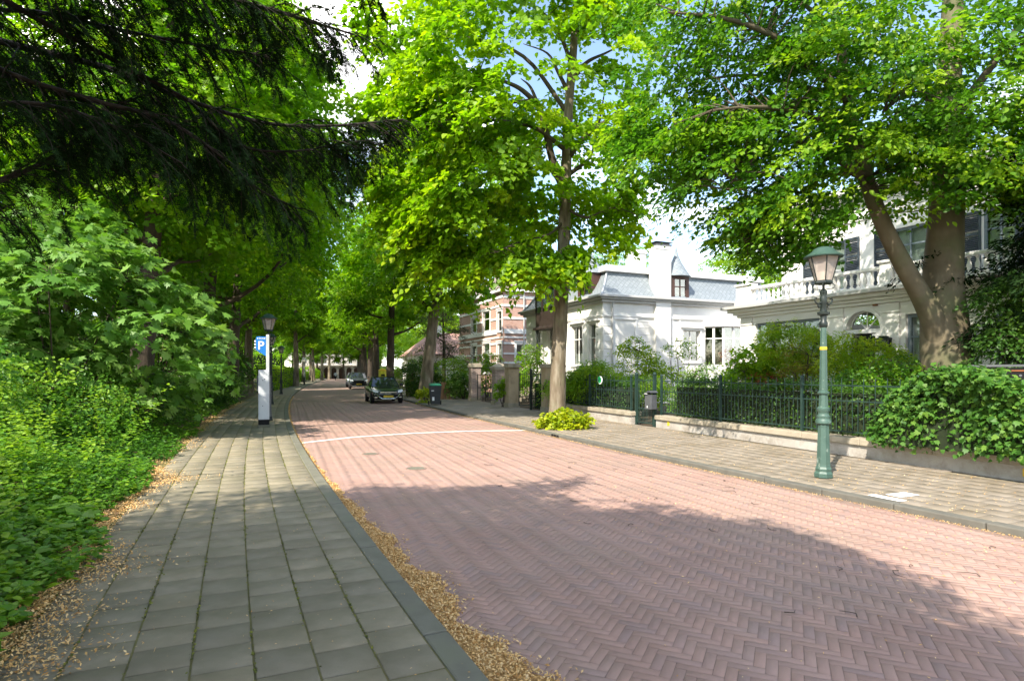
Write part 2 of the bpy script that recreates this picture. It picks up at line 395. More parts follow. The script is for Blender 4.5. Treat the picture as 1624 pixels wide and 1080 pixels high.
def in_view(P, m=30):
    px = CX + FPX * P[:, 0] / P[:, 1]; py = HOR + FPX * (CZ - P[:, 2]) / P[:, 1]
    return (P[:, 1] > .8) & (px > -m) & (px < 1624 + m) & (py < 1080 + m)
def pieces(name, parent, m, C, ang, L, W, H, gap, rng, zj=.003, bev=.006, limit=300, tilt=.006):
    """rectangular pavers, top at C.z: the ones that show largest become parts, the others one joined part"""
    n = len(C); tint = rng.random(n); C = C.copy(); C[:, 2] += rng.normal(0, zj, n)
    l, w_ = L / 2 - gap / 2, W / 2 - gap / 2
    def tmpl(l, w_):
        V = np.array([(sx * (l), sy * (w_), -H) for sx, sy in ((-1, -1), (1, -1), (1, 1), (-1, 1))] +
                     [(sx * l, sy * w_, -bev) for sx, sy in ((-1, -1), (1, -1), (1, 1), (-1, 1))] +
                     [(sx * (l - bev), sy * (w_ - bev), 0) for sx, sy in ((-1, -1), (1, -1), (1, 1), (-1, 1))])
        F = []
        for b in (0, 4):
            for i in range(4): j = (i + 1) % 4; F.append((b + i, b + j, b + 4 + j, b + 4 + i))
        F.append((8, 9, 10, 11)); return V, np.array(F)
    TV, TF = tmpl(l, w_)
    vis = in_view(C); key = np.where(vis, 1.0 / np.maximum(np.hypot(C[:, 0], C[:, 1]), .1), 0)
    order = np.argsort(-key); solo = order[:limit]; rest = order[limit:]
    meshes = []
    for k in range(9):
        me = np_mesh(name, TV, TF, np.full(len(TF), (k + .5) / 9)); me.materials.append(MATS[m]); meshes.append(me)
    tx = rng.normal(0, tilt, n); ty = rng.normal(0, tilt, n)
    for i in solo:
        o = bpy.data.objects.new(name, meshes[int(tint[i] * 8.99)]); COL.objects.link(o); o.parent = parent
        o.location = C[i]; o.rotation_euler = (tx[i], ty[i], ang[i])
    ca, sa = np.cos(ang[rest]), np.sin(ang[rest]); k = len(TV)
    X = TV[None, :, 0] * ca[:, None] - TV[None, :, 1] * sa[:, None]; Y = TV[None, :, 0] * sa[:, None] + TV[None, :, 1] * ca[:, None]
    Z = np.broadcast_to(TV[None, :, 2], X.shape) + TV[None, :, 0] * tx[rest][:, None] + TV[None, :, 1] * ty[rest][:, None]
    V = np.stack([X + C[rest, 0:1], Y + C[rest, 1:2], Z + C[rest, 2:3]], -1).reshape(-1, 3)
    F = (TF[None] + (np.arange(len(rest)) * k)[:, None, None]).reshape(-1, 4)
    o = link(name + '_field', np_mesh(name, V, F, np.repeat(tint[rest], len(TF))), m, parent); o['kind'] = 'stuff'
    return o
rng = np.random.default_rng(5)
# herringbone clinkers, laid at 45 degrees to the street
L, W = .205, .066; a0 = R(65.5)
cx, cy, an = [], [], []
for i in range(-85, 85):
    for k in range(-265, 265):
        for h in (0, 1):
            u = k * W + i * L + (L / 2 if h == 0 else L + W / 2); v = k * W - i * L + (W / 2 if h == 0 else W - L / 2)
            cx.append(u); cy.append(v); an.append(0 if h == 0 else math.pi / 2)
cx, cy, an = np.array(cx), np.array(cy), np.array(an)
X = cx * math.cos(a0) - cy * math.sin(a0) - 2; Y = cx * math.sin(a0) + cy * math.cos(a0) + 16
ok = (Y > 2.2) & (Y < 34) & (X > kl(Y) + .10) & (X < kl(Y) + 6.62)
C = np.column_stack([X[ok], Y[ok], np.zeros(ok.sum())])
pieces('paving_brick', road, 'road_brick', C, an[ok] + a0 + rng.normal(0, .012, ok.sum()), L, W, .03, .0045, rng, .0006, .0014, tilt=.0035)
# left pavement: bed, slabs, kerb
V, F = strip(LK, .16, 2.55, -8, 160, 1.0, .092)
lp = structure(link('left_pavement', np_mesh('left_pavement', V, F), 'slab_joint'))
cs, cn_, = [], []
for c in range(7):
    q = np.arange(.6 + (.155 if c % 2 else 0) + .02 * math.sin(c * 3), 44, .312); cs.append(q); cn_.append(np.full(len(q), (.165 + .156 + c * .3135)))
cs = np.concatenate(cs); cn_ = np.concatenate(cn_)
p, t, nn = LK.at(cs); P = p + nn * cn_[:, None]
C = np.column_stack([P, np.full(len(P), .1)])
pieces('paving_slab', lp, 'slab', C, np.arctan2(t[:, 1], t[:, 0]) + rng.normal(0, .006, len(P)), .309, .309, .05, .007, rng, .002, .005, tilt=.004)
V, F = strip(LK, .165, 2.4, 44, 160, 1.0, .1)
link('far_slab_surface', np_mesh('far_slab_surface', V, F), 'slab', lp)
def kerb(name, path, side, n0, n1, m, s0, s1, top=.10):
    root = structure(thing(name, None, None)); 
    q = s0; i = 0
    while q < s1:
        ln = 1.0 if q < 45 else 6.0
        b = MB(); e = .006
        pts = []
        for s_, zz in ((q + e, 0), (q + ln - e, 0)):
            for nv in (n0, n1): pts.append(path.pos(np.array(s_), np.array(nv)))
        A = [(pts[0][0], pts[0][1]), (pts[2][0], pts[2][1]), (pts[3][0], pts[3][1]), (pts[1][0], pts[1][1])]
        dz = .003 * math.sin(i * 2.7)
        b.prism([(x, y, -.05) for x, y in A], [(x, y, top + dz) for x, y in A])
        b.build('kerb_stone', m, root, bevel=.014 if q < 45 else 0, seg=2 if q < 25 else 1); q += ln; i += 1
    return root
kerb('left_kerb', LK, 1, 0.0, .16, 'kerb_stone', -4, 155)
kerb('right_kerb', RK, -1, -.0, -.17, 'kerb_dark', -2, 155, .085)
# right pavement
ys = np.linspace(-6, 60, 133); xw = np.where(ys < 36, wall_x(ys) + .1, kl(ys) + 6.75 + 3.6)
x0 = kl(ys) + 6.75 + .14
V = np.concatenate([np.column_stack([x0, ys, np.full(133, .079)]), np.column_stack([xw, ys, np.full(133, .093)])])
i = np.arange(132); F = np.column_stack([i, i + 133, i + 134, i + 1])
rp = structure(link('right_pavement', np_mesh('right_pavement', V, F), 'pale_joint'))
cs, cn_ = [], []
for c in range(12):
    q = np.arange(2.2 + (.15 if c % 2 else 0), 42, .302); cs.append(q); cn_.append(np.full(len(q), -.18 - .151 - c * .302))
cs = np.concatenate(cs); cn_ = np.concatenate(cn_)
p, t, nn = RK.at(cs); P = p + nn * cn_[:, None]
ok = (P[:, 0] < wall_x(P[:, 1]) + .05) | (P[:, 1] > 36)
drive = (P[:, 1] > 19) & (P[:, 1] < 32) & (cn_ > -2.2)
P, t, cn_ = P[ok], t[ok], cn_[ok]
C = np.column_stack([P, .085 + .015 * np.clip(-cn_ / 3.5, 0, 1)])
pieces('paving_slab', rp, 'pale_slab', C, np.arctan2(t[:, 1], t[:, 0]) + rng.normal(0, .006, len(P)), .301, .301, .05, .005, rng, .0008, .002, tilt=.002)
V, F = strip(RK, -.17, -3.6, 42, 160, 1.0, .088)
link('far_slab_surface', np_mesh('far_slab_surface', V, F), 'pale_slab', rp)
# soil of the gardens and the park bank
b = MB(); b.face([(wall_x(-8) + .2, -8, .09), (60, -8, .09), (60, 40, .09), (wall_x(40) + .2, 40, .09)])
b.face([(-4.2, 40, .06), (60, 40, .06), (40, 150, .06), (-38, 150, .06)])
structure(b.build('garden_soil', 'soil'))
def bank_z(n): 
    n = np.asarray(n, float); t = np.clip((n - 2.5) / 5., 0, 1); return .088 + .42 * t * t * (3 - 2 * t)
q = np.arange(-6, 120, 1.0); nv = np.array([2.35, 2.6, 3.2, 4., 5., 6.5, 9, 14, 25, 60.])
V = np.concatenate([np.column_stack([LK.pos(q, np.full(len(q), a)), np.full(len(q), float(bank_z(a)))]) for a in nv]); m = len(q); F = []
for j in range(len(nv) - 1):
    i = np.arange(m - 1); F.append(np.column_stack([j * m + i, j * m + i + 1, (j + 1) * m + i + 1, (j + 1) * m + i]))
structure(link('park_bank', np_mesh('park_bank', V, np.concatenate(F)), 'soil'))
# white line across the road, painted on the clinkers
pl = [ray(476, 703, z=0), ray(560, 693.5, z=0), ray(652, 687.5, z=0), ray(740, 684, z=0), ray(842, 682.5, z=0)]
P = np.array([[v.x, v.y] for v in pl]); tt = np.linspace(0, 4, 41); P = np.column_stack([np.interp(tt, range(5), P[:, 0]), np.interp(tt, range(5), P[:, 1])])
d = np.gradient(P, axis=0); d /= np.linalg.norm(d, axis=1, keepdims=True); nrm = np.column_stack([-d[:, 1], d[:, 0]])
hw = .085 + rng.normal(0, .004, 41)
V = np.concatenate([np.column_stack([P + nrm * hw[:, None], np.full(41, .0075)]), np.column_stack([P - nrm * hw[:, None], np.full(41, .0075)])])
i = np.arange(40); F = np.column_stack([i, i + 1, i + 42, i + 41])
link('painted_line', np_mesh('painted_line', V, F), 'white_paint', road)
# white painted slabs on the right pavement
for (a, c) in (((1399, 789.5), (.42, .13)), ((1424, 784.5), (.36, .2))):
    v = ray(a[0], a[1], z=.1); b = MB(); b.box(-c[0] / 2, c[0] / 2, -c[1] / 2, c[1] / 2, 0, .006)
    o = b.build('painted_slab', 'white_paint', rp, (v.x + .08, v.y + .03, .0935)); o.rotation_euler.z = R(-66 if a[0] < 1410 else 22)
# manhole covers in the road
for px, py, rr, lab in ((587, 720, .14, 'round iron valve cover in the road nearer the white line'), (660, 743, .15, 'round iron valve cover in the road beyond the tree shade')):
    v = ray(px, py, z=0); t = thing('manhole_cover', lab, 'manhole cover', (v.x, v.y, 0))
    b = MB(); b.lathe([(rr + .035, .001), (rr + .035, .009), (rr + .008, .010), (rr + .008, .004)], 24); b.build('rim', 'road_joint', t)
    b = MB(); b.lathe([(rr, .001), (rr, .008)], 24)
    for k in range(-3, 4): b.box(-rr * .7, rr * .7, k * .04 - .008, k * .04 + .008, .008, .011)
    b.build('lid', 'kerb_stone', t)
# kerb inlet with black slots
q_ = np.interp(15.6, RK.y, RK.s); v = RK.pos(np.array(q_), np.array(-.147)); tt_ = RK.at(np.array(q_))[1]
t = thing('gully_inlet', 'black slotted gully inlet in the kerb below the yellow shrub', 'drain', (v[0], v[1], 0), math.atan2(tt_[1], tt_[0]))
b = MB(); b.box(-.3, .3, -.005, .14, .0, .092); b.build('frame', 'kerb_stone', t, bevel=.01)
for k in range(3):
    b = MB(); b.box(-.21 + k * .15, -.09 + k * .15, .142, .15, .012, .075); b.build('slot', 'black', t)
b = MB(); b.box(-.26, .26, .152, .158, .004, .012); b.build('lip', 'meter_dark', t)

# ------------------------------------------------------------------ fallen blossom, moss
def flakes(name, P, size, rng, m, parent=None, label=None, cat=None, flat=.5, asp=.45):
    n = len(P); D = rng.normal(0, 1, (n, 3)); D[:, 2] *= flat; D /= np.linalg.norm(D, axis=1, keepdims=True)
    N = rng.normal(0, flat * .6, (n, 3)); N[:, 2] += 1; X = np.cross(D, N); X /= np.linalg.norm(X, axis=1, keepdims=True); S = size * rng.uniform(.5, 1.4, n)
    A = P - D * S[:, None] * .5; B = P + D * S[:, None] * .5; M1 = P + X * S[:, None] * asp * .5; M2 = P - X * S[:, None] * asp * .5; M1[:, 2] += S * .12
    V = np.stack([A, M1, B, M2], 1).reshape(-1, 3); F = np.arange(4 * n).reshape(n, 4)
    o = link(name, np_mesh(name, V, F, rng.random(n)), m, parent); o['kind'] = 'stuff'
    if label: tag(o, label, cat)
    return o
rng = np.random.default_rng(11)
def gut_w(s): return np.interp(s, [0, 2.8, 3.6, 4.4, 5, 5.6, 6.4, 7.2, 8, 9, 10.5, 13, 17, 24, 60], [.30, .30, .34, .25, .30, .25, .24, .22, .2, .17, .11, .09, .08, .07, .05]) * (1 + .18 * np.sin(s * 4.1) + .14 * np.sin(s * 9.7 + 1) + .08 * np.sin(s * 23))
q = np.arange(.5, 40, .03); m = len(q); V = []
for a in (0, .25, .6, 1.0):
    hgt = (.045, .04, .024, -.004)[(0, .25, .6, 1.0).index(a)]
    k = np.clip(gut_w(q) / .3, .3, 1)
    V.append(np.column_stack([LK.pos(q, -gut_w(q) * a * .93), np.maximum(hgt * k * (1 + .25 * np.sin(q * 17) * np.sin(q * 5.3)), -.004) + .002]))
V = np.concatenate(V); F = np.concatenate([np.column_stack([j * m + np.arange(m - 1), j * m + np.arange(m - 1) + 1, (j + 1) * m + np.arange(m - 1) + 1, (j + 1) * m + np.arange(m - 1)]) for j in range(3)])
bed = link('fallen_blossom', np_mesh('fallen_blossom', V, F), 'litter_bed')
tag(bed, 'yellow brown fallen blossom heaped along the left gutter of the road', 'blossom litter', kind='stuff')
s_ = np.concatenate([rng.uniform(.8, 7, 15000), rng.uniform(7, 14, 7000), rng.uniform(14, 45, 5000)])
u = rng.random(len(s_)); u = np.where(rng.random(len(u)) < .9, u * 1.0, u * 1.35)
n_ = -gut_w(s_) * u; hh = .045 * np.clip(gut_w(s_) / .3, .3, 1) * np.clip(1 - u, 0, 1) ** .7
flakes('blossom_flakes', np.column_stack([LK.pos(s_, n_), hh + .006 + rng.random(len(s_)) * .010]), .023, rng, 'litter', bed)
# left edge of the left pavement
s_ = np.concatenate([rng.uniform(0, 12, 26000), rng.uniform(12, 36, 9000)])
ew = .15 + .13 * np.sin(s_ * 1.3 + .5) + .10 * np.sin(s_ * 3.1) + .05 * np.sin(s_ * 7.3)
n_ = 2.42 - np.abs(rng.normal(0, 1, len(s_))) * np.clip(ew, .06, .4) + rng.uniform(0, .25, len(s_))
flakes('leaf_litter', np.column_stack([LK.pos(s_, n_), .104 + rng.random(len(s_)) * .02]), .024, rng, 'litter', None, 'brown fallen bracts and leaves along the planted edge of the left pavement', 'leaf litter')
s_ = rng.uniform(.3, 9, 1500); n_ = rng.uniform(2.4, 4.2, 1500)
flakes('dead_leaves', np.column_stack([LK.pos(s_, n_), .10 + .42 * np.clip((n_ - 2.5) / 5, 0, 1) ** 2 * 2.2 + rng.random(1500) * .03]), .07, rng, 'dead_leaf', None, 'dry brown leaves lying under the nettles beside the pavement', 'leaf litter', flat=.5, asp=.6)
# right gutter and scatter on pavement and road
s_ = rng.uniform(2, 40, 9000); n_ = np.abs(rng.normal(0, .045, 9000)) + .004
o1 = flakes('gutter_litter', np.column_stack([RK.pos(s_, n_), .004 + rng.random(9000) * .014]), .017, rng, 'litter', None, 'thin line of pale yellow blossom along the right kerb', 'blossom litter')
s_ = rng.uniform(2, 22, 5200); n_ = -.2 - 3.2 * rng.random(5200) ** 1.1
P = np.column_stack([RK.pos(s_, n_), .096 + .012 * np.clip(-n_ / 3.5, 0, 1)]); P = P[P[:, 0] < wall_x(P[:, 1])]
flakes('scattered_blossom', P, .022, rng, 'litter', None, 'yellow petals scattered over the right pavement', 'blossom litter', flat=.25)
s_ = rng.uniform(2, 16, 2600); n_ = -6.1 + 4.3 * np.abs(rng.normal(0, .5, 2600))
ok = (n_ < -.3); flakes('road_petals', np.column_stack([LK.pos(s_[ok], n_[ok]), np.full(ok.sum(), .008)]), .02, rng, 'litter', None, 'pale petals and bracts strewn thinly over the clinker road', 'blossom litter', flat=.2)
s_ = rng.uniform(1, 16, 1500); n_ = rng.uniform(.05, 2.4, 1500)
flakes('pavement_petals', np.column_stack([LK.pos(s_, n_), np.full(1500, .106)]), .012, rng, 'litter', None, 'tiny petals strewn thinly over the grey slabs of the left pavement', 'blossom litter', flat=.2)
# twigs on the road
b = MB()
for k in range(46):
    s0 = rng.uniform(3, 14); n0 = -rng.uniform(2.2, 6.0); p = LK.pos(np.array(s0), np.array(n0)); a = rng.uniform(0, 6.28); ln = rng.uniform(.06, .2)
    P = [(p[0] + math.cos(a + .5 * j) * ln * j / 3, p[1] + math.sin(a + .5 * j) * ln * j / 3, .011 + .006 * (j == 1)) for j in range(4)]
    b.tube(P, [.004, .0035, .003, .002], 5)
tag(b.build('fallen_twigs', 'bark_dark'), 'thin brown twigs lying on the clinker road', 'twigs', kind='stuff')
# moss in the long joints of the slabs
rows = np.concatenate([(.165 + c * .3135 - .001) + rng.normal(0, .009, 900) * rng.choice([.6, 1, 2.2], 900, p=[.6, .3, .1]) for c in range(1, 8)])
s_ = np.concatenate([rng.uniform(.5, 16, 900) for c in range(1, 8)])
keep = (np.sin(s_ * 1.7 + rows * 13) + np.sin(s_ * 4.3 + rows * 31) + rng.normal(0, .5, len(s_))) > -.1
flakes('joint_moss', np.column_stack([LK.pos(s_[keep], rows[keep]), np.full(keep.sum(), .101)]), .017, rng, 'moss', None, 'green and brown moss growing in the slab joints of the left pavement', 'moss', flat=.6, asp=.8)
# ------------------------------------------------------------------ foliage toolkit
def T_(v, f): return np.array(v, float), np.array(f)
RHOMB = T_([(0, 0, 0), (-.36, .48, .10), (0, 1, -.04), (.36, .48, .10)], [(0, 2, 1), (0, 3, 2)])
OVAL = T_([(0, 0, 0), (-.30, .28, .07), (-.28, .66, .07), (0, 1, -.06), (.28, .66, .07), (.30, .28, .07)], [(0, 3, 2, 1), (0, 5, 4, 3)])
HEART = T_([(0, .05, 0), (-.40, .12, .05), (-.46, .42, .06), (0, 1, -.08), (.46, .42, .06), (.40, .12, .05)], [(0, 3, 2, 1), (0, 5, 4, 3)])
NEEDLE = T_([(-.13, 0, 0), (.13, 0, 0), (0, 1, 0)], [(0, 1, 2)])
LANCE = T_([(0, 0, 0), (-.16, .4, .05), (0, 1, -.1), (.16, .4, .05)], [(0, 2, 1), (0, 3, 2)])
def lobed(out):
    v = [(0, .12, .03)] + [(x, y, z) for x, y, z in out]; n = len(out)
    return T_(v, [(0, i, i + 1) for i in range(1, n)])
_m = [(0, 0, 0), (.16, .08, .02), (.52, .02, -.03), (.38, .22, .03), (.66, .46, -.05), (.34, .45, .04), (.30, .78, 0), (.14, .66, .04), (0, 1.05, -.07)]
MAPLE = lobed(_m + [(-x, y, z) for x, y, z in _m[::-1][1:]])
_i = [(0, 0, 0), (.30, -.04, -.02), (.46, .20, -.02), (.32, .36, .04), (.40, .60, -.02), (.16, .62, .03), (0, 1.0, -.05)]
IVY = lobed(_i + [(-x, y, z) for x, y, z in _i[::-1][1:]])
def unit(a): return a / np.maximum(np.linalg.norm(a, axis=-1, keepdims=True), 1e-9)
def leaf_axes(D, N):
    D = unit(D); X = unit(np.cross(D, N)); return X, D, np.cross(X, D)
def leaf_mesh(name, P, D, N, S, tmpl, tint, origin=(0, 0, 0)):
    TV, TF = tmpl; X, D, N2 = leaf_axes(D, N); n = len(P)
    V = (P - np.asarray(origin))[:, None] + S[:, None, None] * (TV[None, :, 0:1] * X[:, None] + TV[None, :, 1:2] * D[:, None] + TV[None, :, 2:3] * N2[:, None])
    F = (TF[None] + (np.arange(n) * len(TV))[:, None, None]).reshape(-1, TF.shape[1])
    return np_mesh(name, V.reshape(-1, 3), F, np.repeat(np.clip(tint, 0, 1), len(TF)))
def leaf_parts(parent, P, D, N, S, tmpl, tint, m, name='leaf', origin=(0, 0, 0), variants=6):
    """single leaves as parts sharing a few meshes"""
    X, D, N2 = leaf_axes(D, N); ms = []
    for k in range(variants):
        me = np_mesh(name, tmpl[0], tmpl[1], np.full(len(tmpl[1]), (k + .5) / variants)); me.materials.append(MATS[m]); ms.append(me)
    for i in range(len(P)):
        o = bpy.data.objects.new(name, ms[min(variants - 1, int(np.clip(tint[i], 0, .999) * variants))]); COL.objects.link(o); o.parent = parent
        s = S[i]; p = P[i] - np.asarray(origin)
        o.matrix_basis = Matrix(((X[i, 0] * s, D[i, 0] * s, N2[i, 0] * s, p[0]), (X[i, 1] * s, D[i, 1] * s, N2[i, 1] * s, p[1]), (X[i, 2] * s, D[i, 2] * s, N2[i, 2] * s, p[2]), (0, 0, 0, 1)))
def foliage_thing(root, P, D, N, S, tmpl, tint, m, origin, solo=0, name='crown', leaf='leaf'):
    """crown of a thing; solo of the leaves that show largest become parts of their own"""
    if solo:
        vis = in_view(P, 0); key = np.where(vis, S / np.linalg.norm(P - np.array([0, 0, CZ]), axis=1) * (1 + .8 * np.abs(unit(N)[:, 1])), 0)
        # those facing the camera side of the thing first
        o_ = np.argsort(-key); a, r = o_[:solo], o_[solo:]
        leaf_parts(root, P[a], D[a], N[a], S[a], tmpl, tint[a], m, leaf, origin)
        P, D, N, S, tint = P[r], D[r], N[r], S[r], tint[r]
    c = link(name, leaf_mesh(name, P, D, N, S, tmpl, tint, origin), m, root)
    if solo: c['kind'] = 'stuff'
    return c
def tubes_mesh(name, L, origin=(0, 0, 0), n=7, rough=0.):
    V, F, b = [], [], 0
    og = np.asarray(origin, float)
    for P, rad in L:
        P = np.asarray(P, float); m = len(P); rad = np.broadcast_to(np.asarray(rad, float), (m,)); k = n if rad[0] > .03 else 4
        d = unit(np.gradient(P, axis=0)); ref = np.array([0.3, 0.2, 1.0]) if abs(d[0, 2]) < .8 else np.array([1., .2, 0])
        x = unit(np.cross(d, ref)); y = np.cross(x, d); a = np.arange(k) * 2 * math.pi / k
        ring = P[:, None] + rad[:, None, None] * (np.cos(a)[None, :, None] * x[:, None] + np.sin(a)[None, :, None] * y[:, None])
        if rough: ring = P[:, None] + (ring - P[:, None]) * (1 + rough * (np.sin(3 * a[None] + P[:, 2:3] * 1.1) + .8 * np.sin(5 * a[None] - P[:, 2:3] * 2.3 + 1) + .7 * np.sin(2 * a[None] + P[:, 2:3] * 3.7)))[..., None]
        V.append(ring.reshape(-1, 3) - og)
        i = np.arange(k); j = (i + 1) % k
        for r in range(m - 1): F.append(np.column_stack([b + r * k + i, b + r * k + j, b + (r + 1) * k + j, b + (r + 1) * k + i]))
        b += m * k
    return np_mesh(name, np.concatenate(V), np.concatenate(F), smooth=True)
def curve(P, n=8):
    """smooth polyline through points (Catmull-Rom)"""
    P = np.asarray(P, float); Q = np.vstack([2 * P[0] - P[1], P, 2 * P[-1] - P[-2]]); out = []
    for i in range(len(P) - 1):
        a, b, c, d = Q[i], Q[i + 1], Q[i + 2], Q[i + 3]
        for t in np.linspace(0, 1, n, endpoint=False):
            out.append(.5 * ((2 * b) + (c - a) * t + (2 * a - 5 * b + 4 * c - d) * t * t + (3 * b - 3 * c + d - a) * t ** 3))
    out.append(P[-1]); return np.array(out)
def wobble(P, seed, f=1.1):
    r = np.random.default_rng(seed); v = 0
    for i in range(5): v = v + np.sin(P @ (r.normal(0, f, 3)) + r.uniform(0, 6.28))
    return v / 5
def ellipsoid(rng, c, rad, n, shell=.45):
    d = unit(rng.normal(0, 1, (n, 3))); r = (shell ** 3 + (1 - shell ** 3) * rng.random(n)) ** (1 / 3.)
    return np.asarray(c) + d * r[:, None] * np.asarray(rad)
def spray_leaves(rng, C, centre, rs, nl, size, droop=.3, flat=.05, tilt=.45, jit=.4, per=.30):
    """leaves in flat drooping sprays around the points C"""
    K = len(C); up = np.array([0, 0, 1.]); o = unit(C - np.asarray(centre)); o = unit(np.column_stack([o[:, :2], o[:, 2] * .4]))
    n = unit(up + o * tilt + rng.normal(0, .22, (K, 3))); e1 = unit(np.cross(n, rng.normal(0, 1, (K, 3)))); e2 = np.cross(n, e1)
    R_ = rs * rng.uniform(.55, 1.3, K); N_ = np.repeat(np.arange(K), nl)
    r = np.sqrt(rng.random(K * nl)); th = rng.random(K * nl) * 2 * math.pi
    r *= 1 + .3 * np.sin(3 * th + N_)          # uneven outline
    rad = e1[N_] * np.cos(th)[:, None] + e2[N_] * np.sin(th)[:, None]
    P = C[N_] + rad * (r * R_[N_])[:, None] + n[N_] * rng.normal(0, flat, K * nl)[:, None]
    P[:, 2] -= droop * r ** 2 * R_[N_]
    D = rad * .9 + o[N_] * .4 + rng.normal(0, .5, P.shape); D[:, 2] -= .35
    N = n[N_] + rng.normal(0, jit, P.shape)
    ts = rng.normal(.42, per, K); tint = ts[N_] + rng.normal(0, .12, K * nl)
    return P, D, N, size * rng.uniform(.6, 1.25, K * nl), np.clip(tint, 0, 1)
def twigs_to(rng, C, limbs, r=.008, maxlen=1.1):
    """thin twigs from the limb skeleton out to the sprays"""
    A = np.concatenate([p for p, _ in limbs]); out = []
    for c in C:
        w_ = np.linalg.norm((A - c) * np.array([1, 1, 1.3]), axis=1) + np.where(A[:, 2] > c[2] + .3, 1.2, 0); i = np.argmin(w_); a = A[i]
        ln = np.linalg.norm(c - a)
        if ln < .15 or ln > maxlen: continue
        m = (a + c) / 2 + rng.normal(0, .06 * ln, 3); m[2] += .1 * ln
        out.append((curve([a, m, c], 3), np.linspace(r * (1 + ln * .7), r * .45, 7)))
    return out
def limb_from(rng, a, d, ln, r0, up=.25, n=7):
    P = [np.asarray(a, float)]; d = unit(np.asarray(d, float))
    for i in range(n):
        d = unit(d + rng.normal(0, .16, 3) + np.array([0, 0, up / n])); P.append(P[-1] + d * ln / n)
    return np.array(P), np.linspace(r0, r0 * .22, n + 1)
def auto_limbs(rng, T, TR, z0, n, ln, up=.5):
    limbs = []; base = T[:, 2].min()
    zs = np.linspace(z0, T[:, 2].max() - .6, n); a = rng.uniform(0, 6.28)
    for z in zs:
        i = np.argmin(abs(T[:, 2] - z)); a += 2.4 + rng.normal(0, .3); f = 1 - .55 * (z - z0) / max(1, T[:, 2].max() - z0)
        L1 = limb_from(rng, T[i], (math.cos(a), math.sin(a), up), ln * f * rng.uniform(.8, 1.15), TR[i] * .45, .35)
        limbs.append(L1)
        for k in (3, 4, 6):
            b_ = a + rng.choice([-1, 1]) * rng.uniform(.5, 1.0)
            limbs.append(limb_from(rng, L1[0][k], (math.cos(b_), math.sin(b_), rng.uniform(.1, .6)), ln * f * .45, L1[1][k] * .7, .2, 5))
    return limbs
def trunk_flare(T, r0, r1, flare=.35, fh=.9):
    z = T[:, 2] - T[0, 2]; h = z.max(); return (r0 + (r1 - r0) * (z / h)) * (1 + flare * np.exp(-z / fh * 2))
def build_tree(name, label, base, T, TR, limbs, C, centre, m_leaf, m_bark, rs, nl, size, tmpl=RHOMB, rng=None, group=None, droop=.3, cat='tree', twig=.012, extra=None, m_branch='bark_branch', **kw):
    root = thing(name, label, cat, base, 0, group)
    own = [l for l in limbs if l[1][0] > .28 and name == 'beech_tree']; limbs = [l for l in limbs if not (l[1][0] > .28 and name == 'beech_tree')]
    link('trunk', tubes_mesh('trunk', [(T, TR)] + own, base, 20, .03 if own else .05), m_bark, root)
    tw = twigs_to(rng, C, limbs + [(T, TR)], twig)
    link('branches', tubes_mesh('branches', limbs, base, 8), m_branch or m_bark, root)
    if tw: link('twigs', tubes_mesh('twigs', tw, base, 5), 'bark_branch', root)['kind'] = 'stuff'
    A = spray_leaves(rng, C, centre, rs, nl, size, droop, **kw)
    if extra is not None: A = tuple(np.concatenate([a, b]) for a, b in zip(A, extra))
    link('crown', leaf_mesh('crown', *A[:4], tmpl, A[4], base), m_leaf, root)
    return root

# ------------------------------------------------------------------ street lime in front of the white villa
def proj(P): return CX + FPX * P[:, 0] / P[:, 1], HOR - FPX * (P[:, 2] - CZ) / P[:, 1]
rng = np.random.default_rng(21)
def pxs(L, d0, d1=None):
    d1 = d0 if d1 is None else d1; return [tuple(ray(x, y, d=d0 + (d1 - d0) * i / max(1, len(L) - 1))) for i, (x, y) in enumerate(L)]
D1 = 19.6
T = curve(pxs([(883, 668), (886, 560), (892, 450), (896, 330), (900, 210), (907, 110), (914, 10), (918, -120), (920, -250)], D1), 6)
TR = trunk_flare(T, .262, .05, .18, .7)
limbs = []
for L, r, dd in (([(894, 300), (875, 250), (858, 180), (830, 145), (795, 128), (760, 118)], .15, -1.2), ([(858, 180), (842, 140), (826, 125)], .08, .5), ([(838, 160), (800, 165), (770, 175), (740, 178)], .06, -1),
                 ([(901, 250), (930, 215), (965, 190), (1000, 160), (1030, 140)], .11, -1.0), ([(903, 150), (885, 115), (868, 85), (830, 70)], .08, 1.0), ([(905, 130), (930, 100), (960, 85), (990, 70)], .09, .8),
                 ([(898, 280), (925, 260), (940, 240), (955, 170), (960, 130)], .08, 1.4), ([(902, 205), (940, 198), (975, 205), (1000, 215)], .06, .8), ([(908, 110), (890, 60), (860, 20), (800, -10)], .08, -1.2),
                 ([(912, 60), (950, 15), (990, -20)], .07, -.6), ([(895, 350), (870, 372), (820, 385), (790, 400)], .05, -1.6), ([(897, 330), (930, 345), (970, 330), (1010, 340)], .05, -1.2),
                 ([(896, 300), (850, 250), (760, 240), (680, 250)], .08, 2.2), ([(899, 240), (840, 200), (740, 190), (650, 200)], .08, -2.6), ([(900, 180), (830, 90), (740, 60), (660, 70)], .08, 1.0)):
    P = curve(pxs(L, D1, D1 + dd), 5); limbs.append((P, np.linspace(r, r * .16, len(P))))
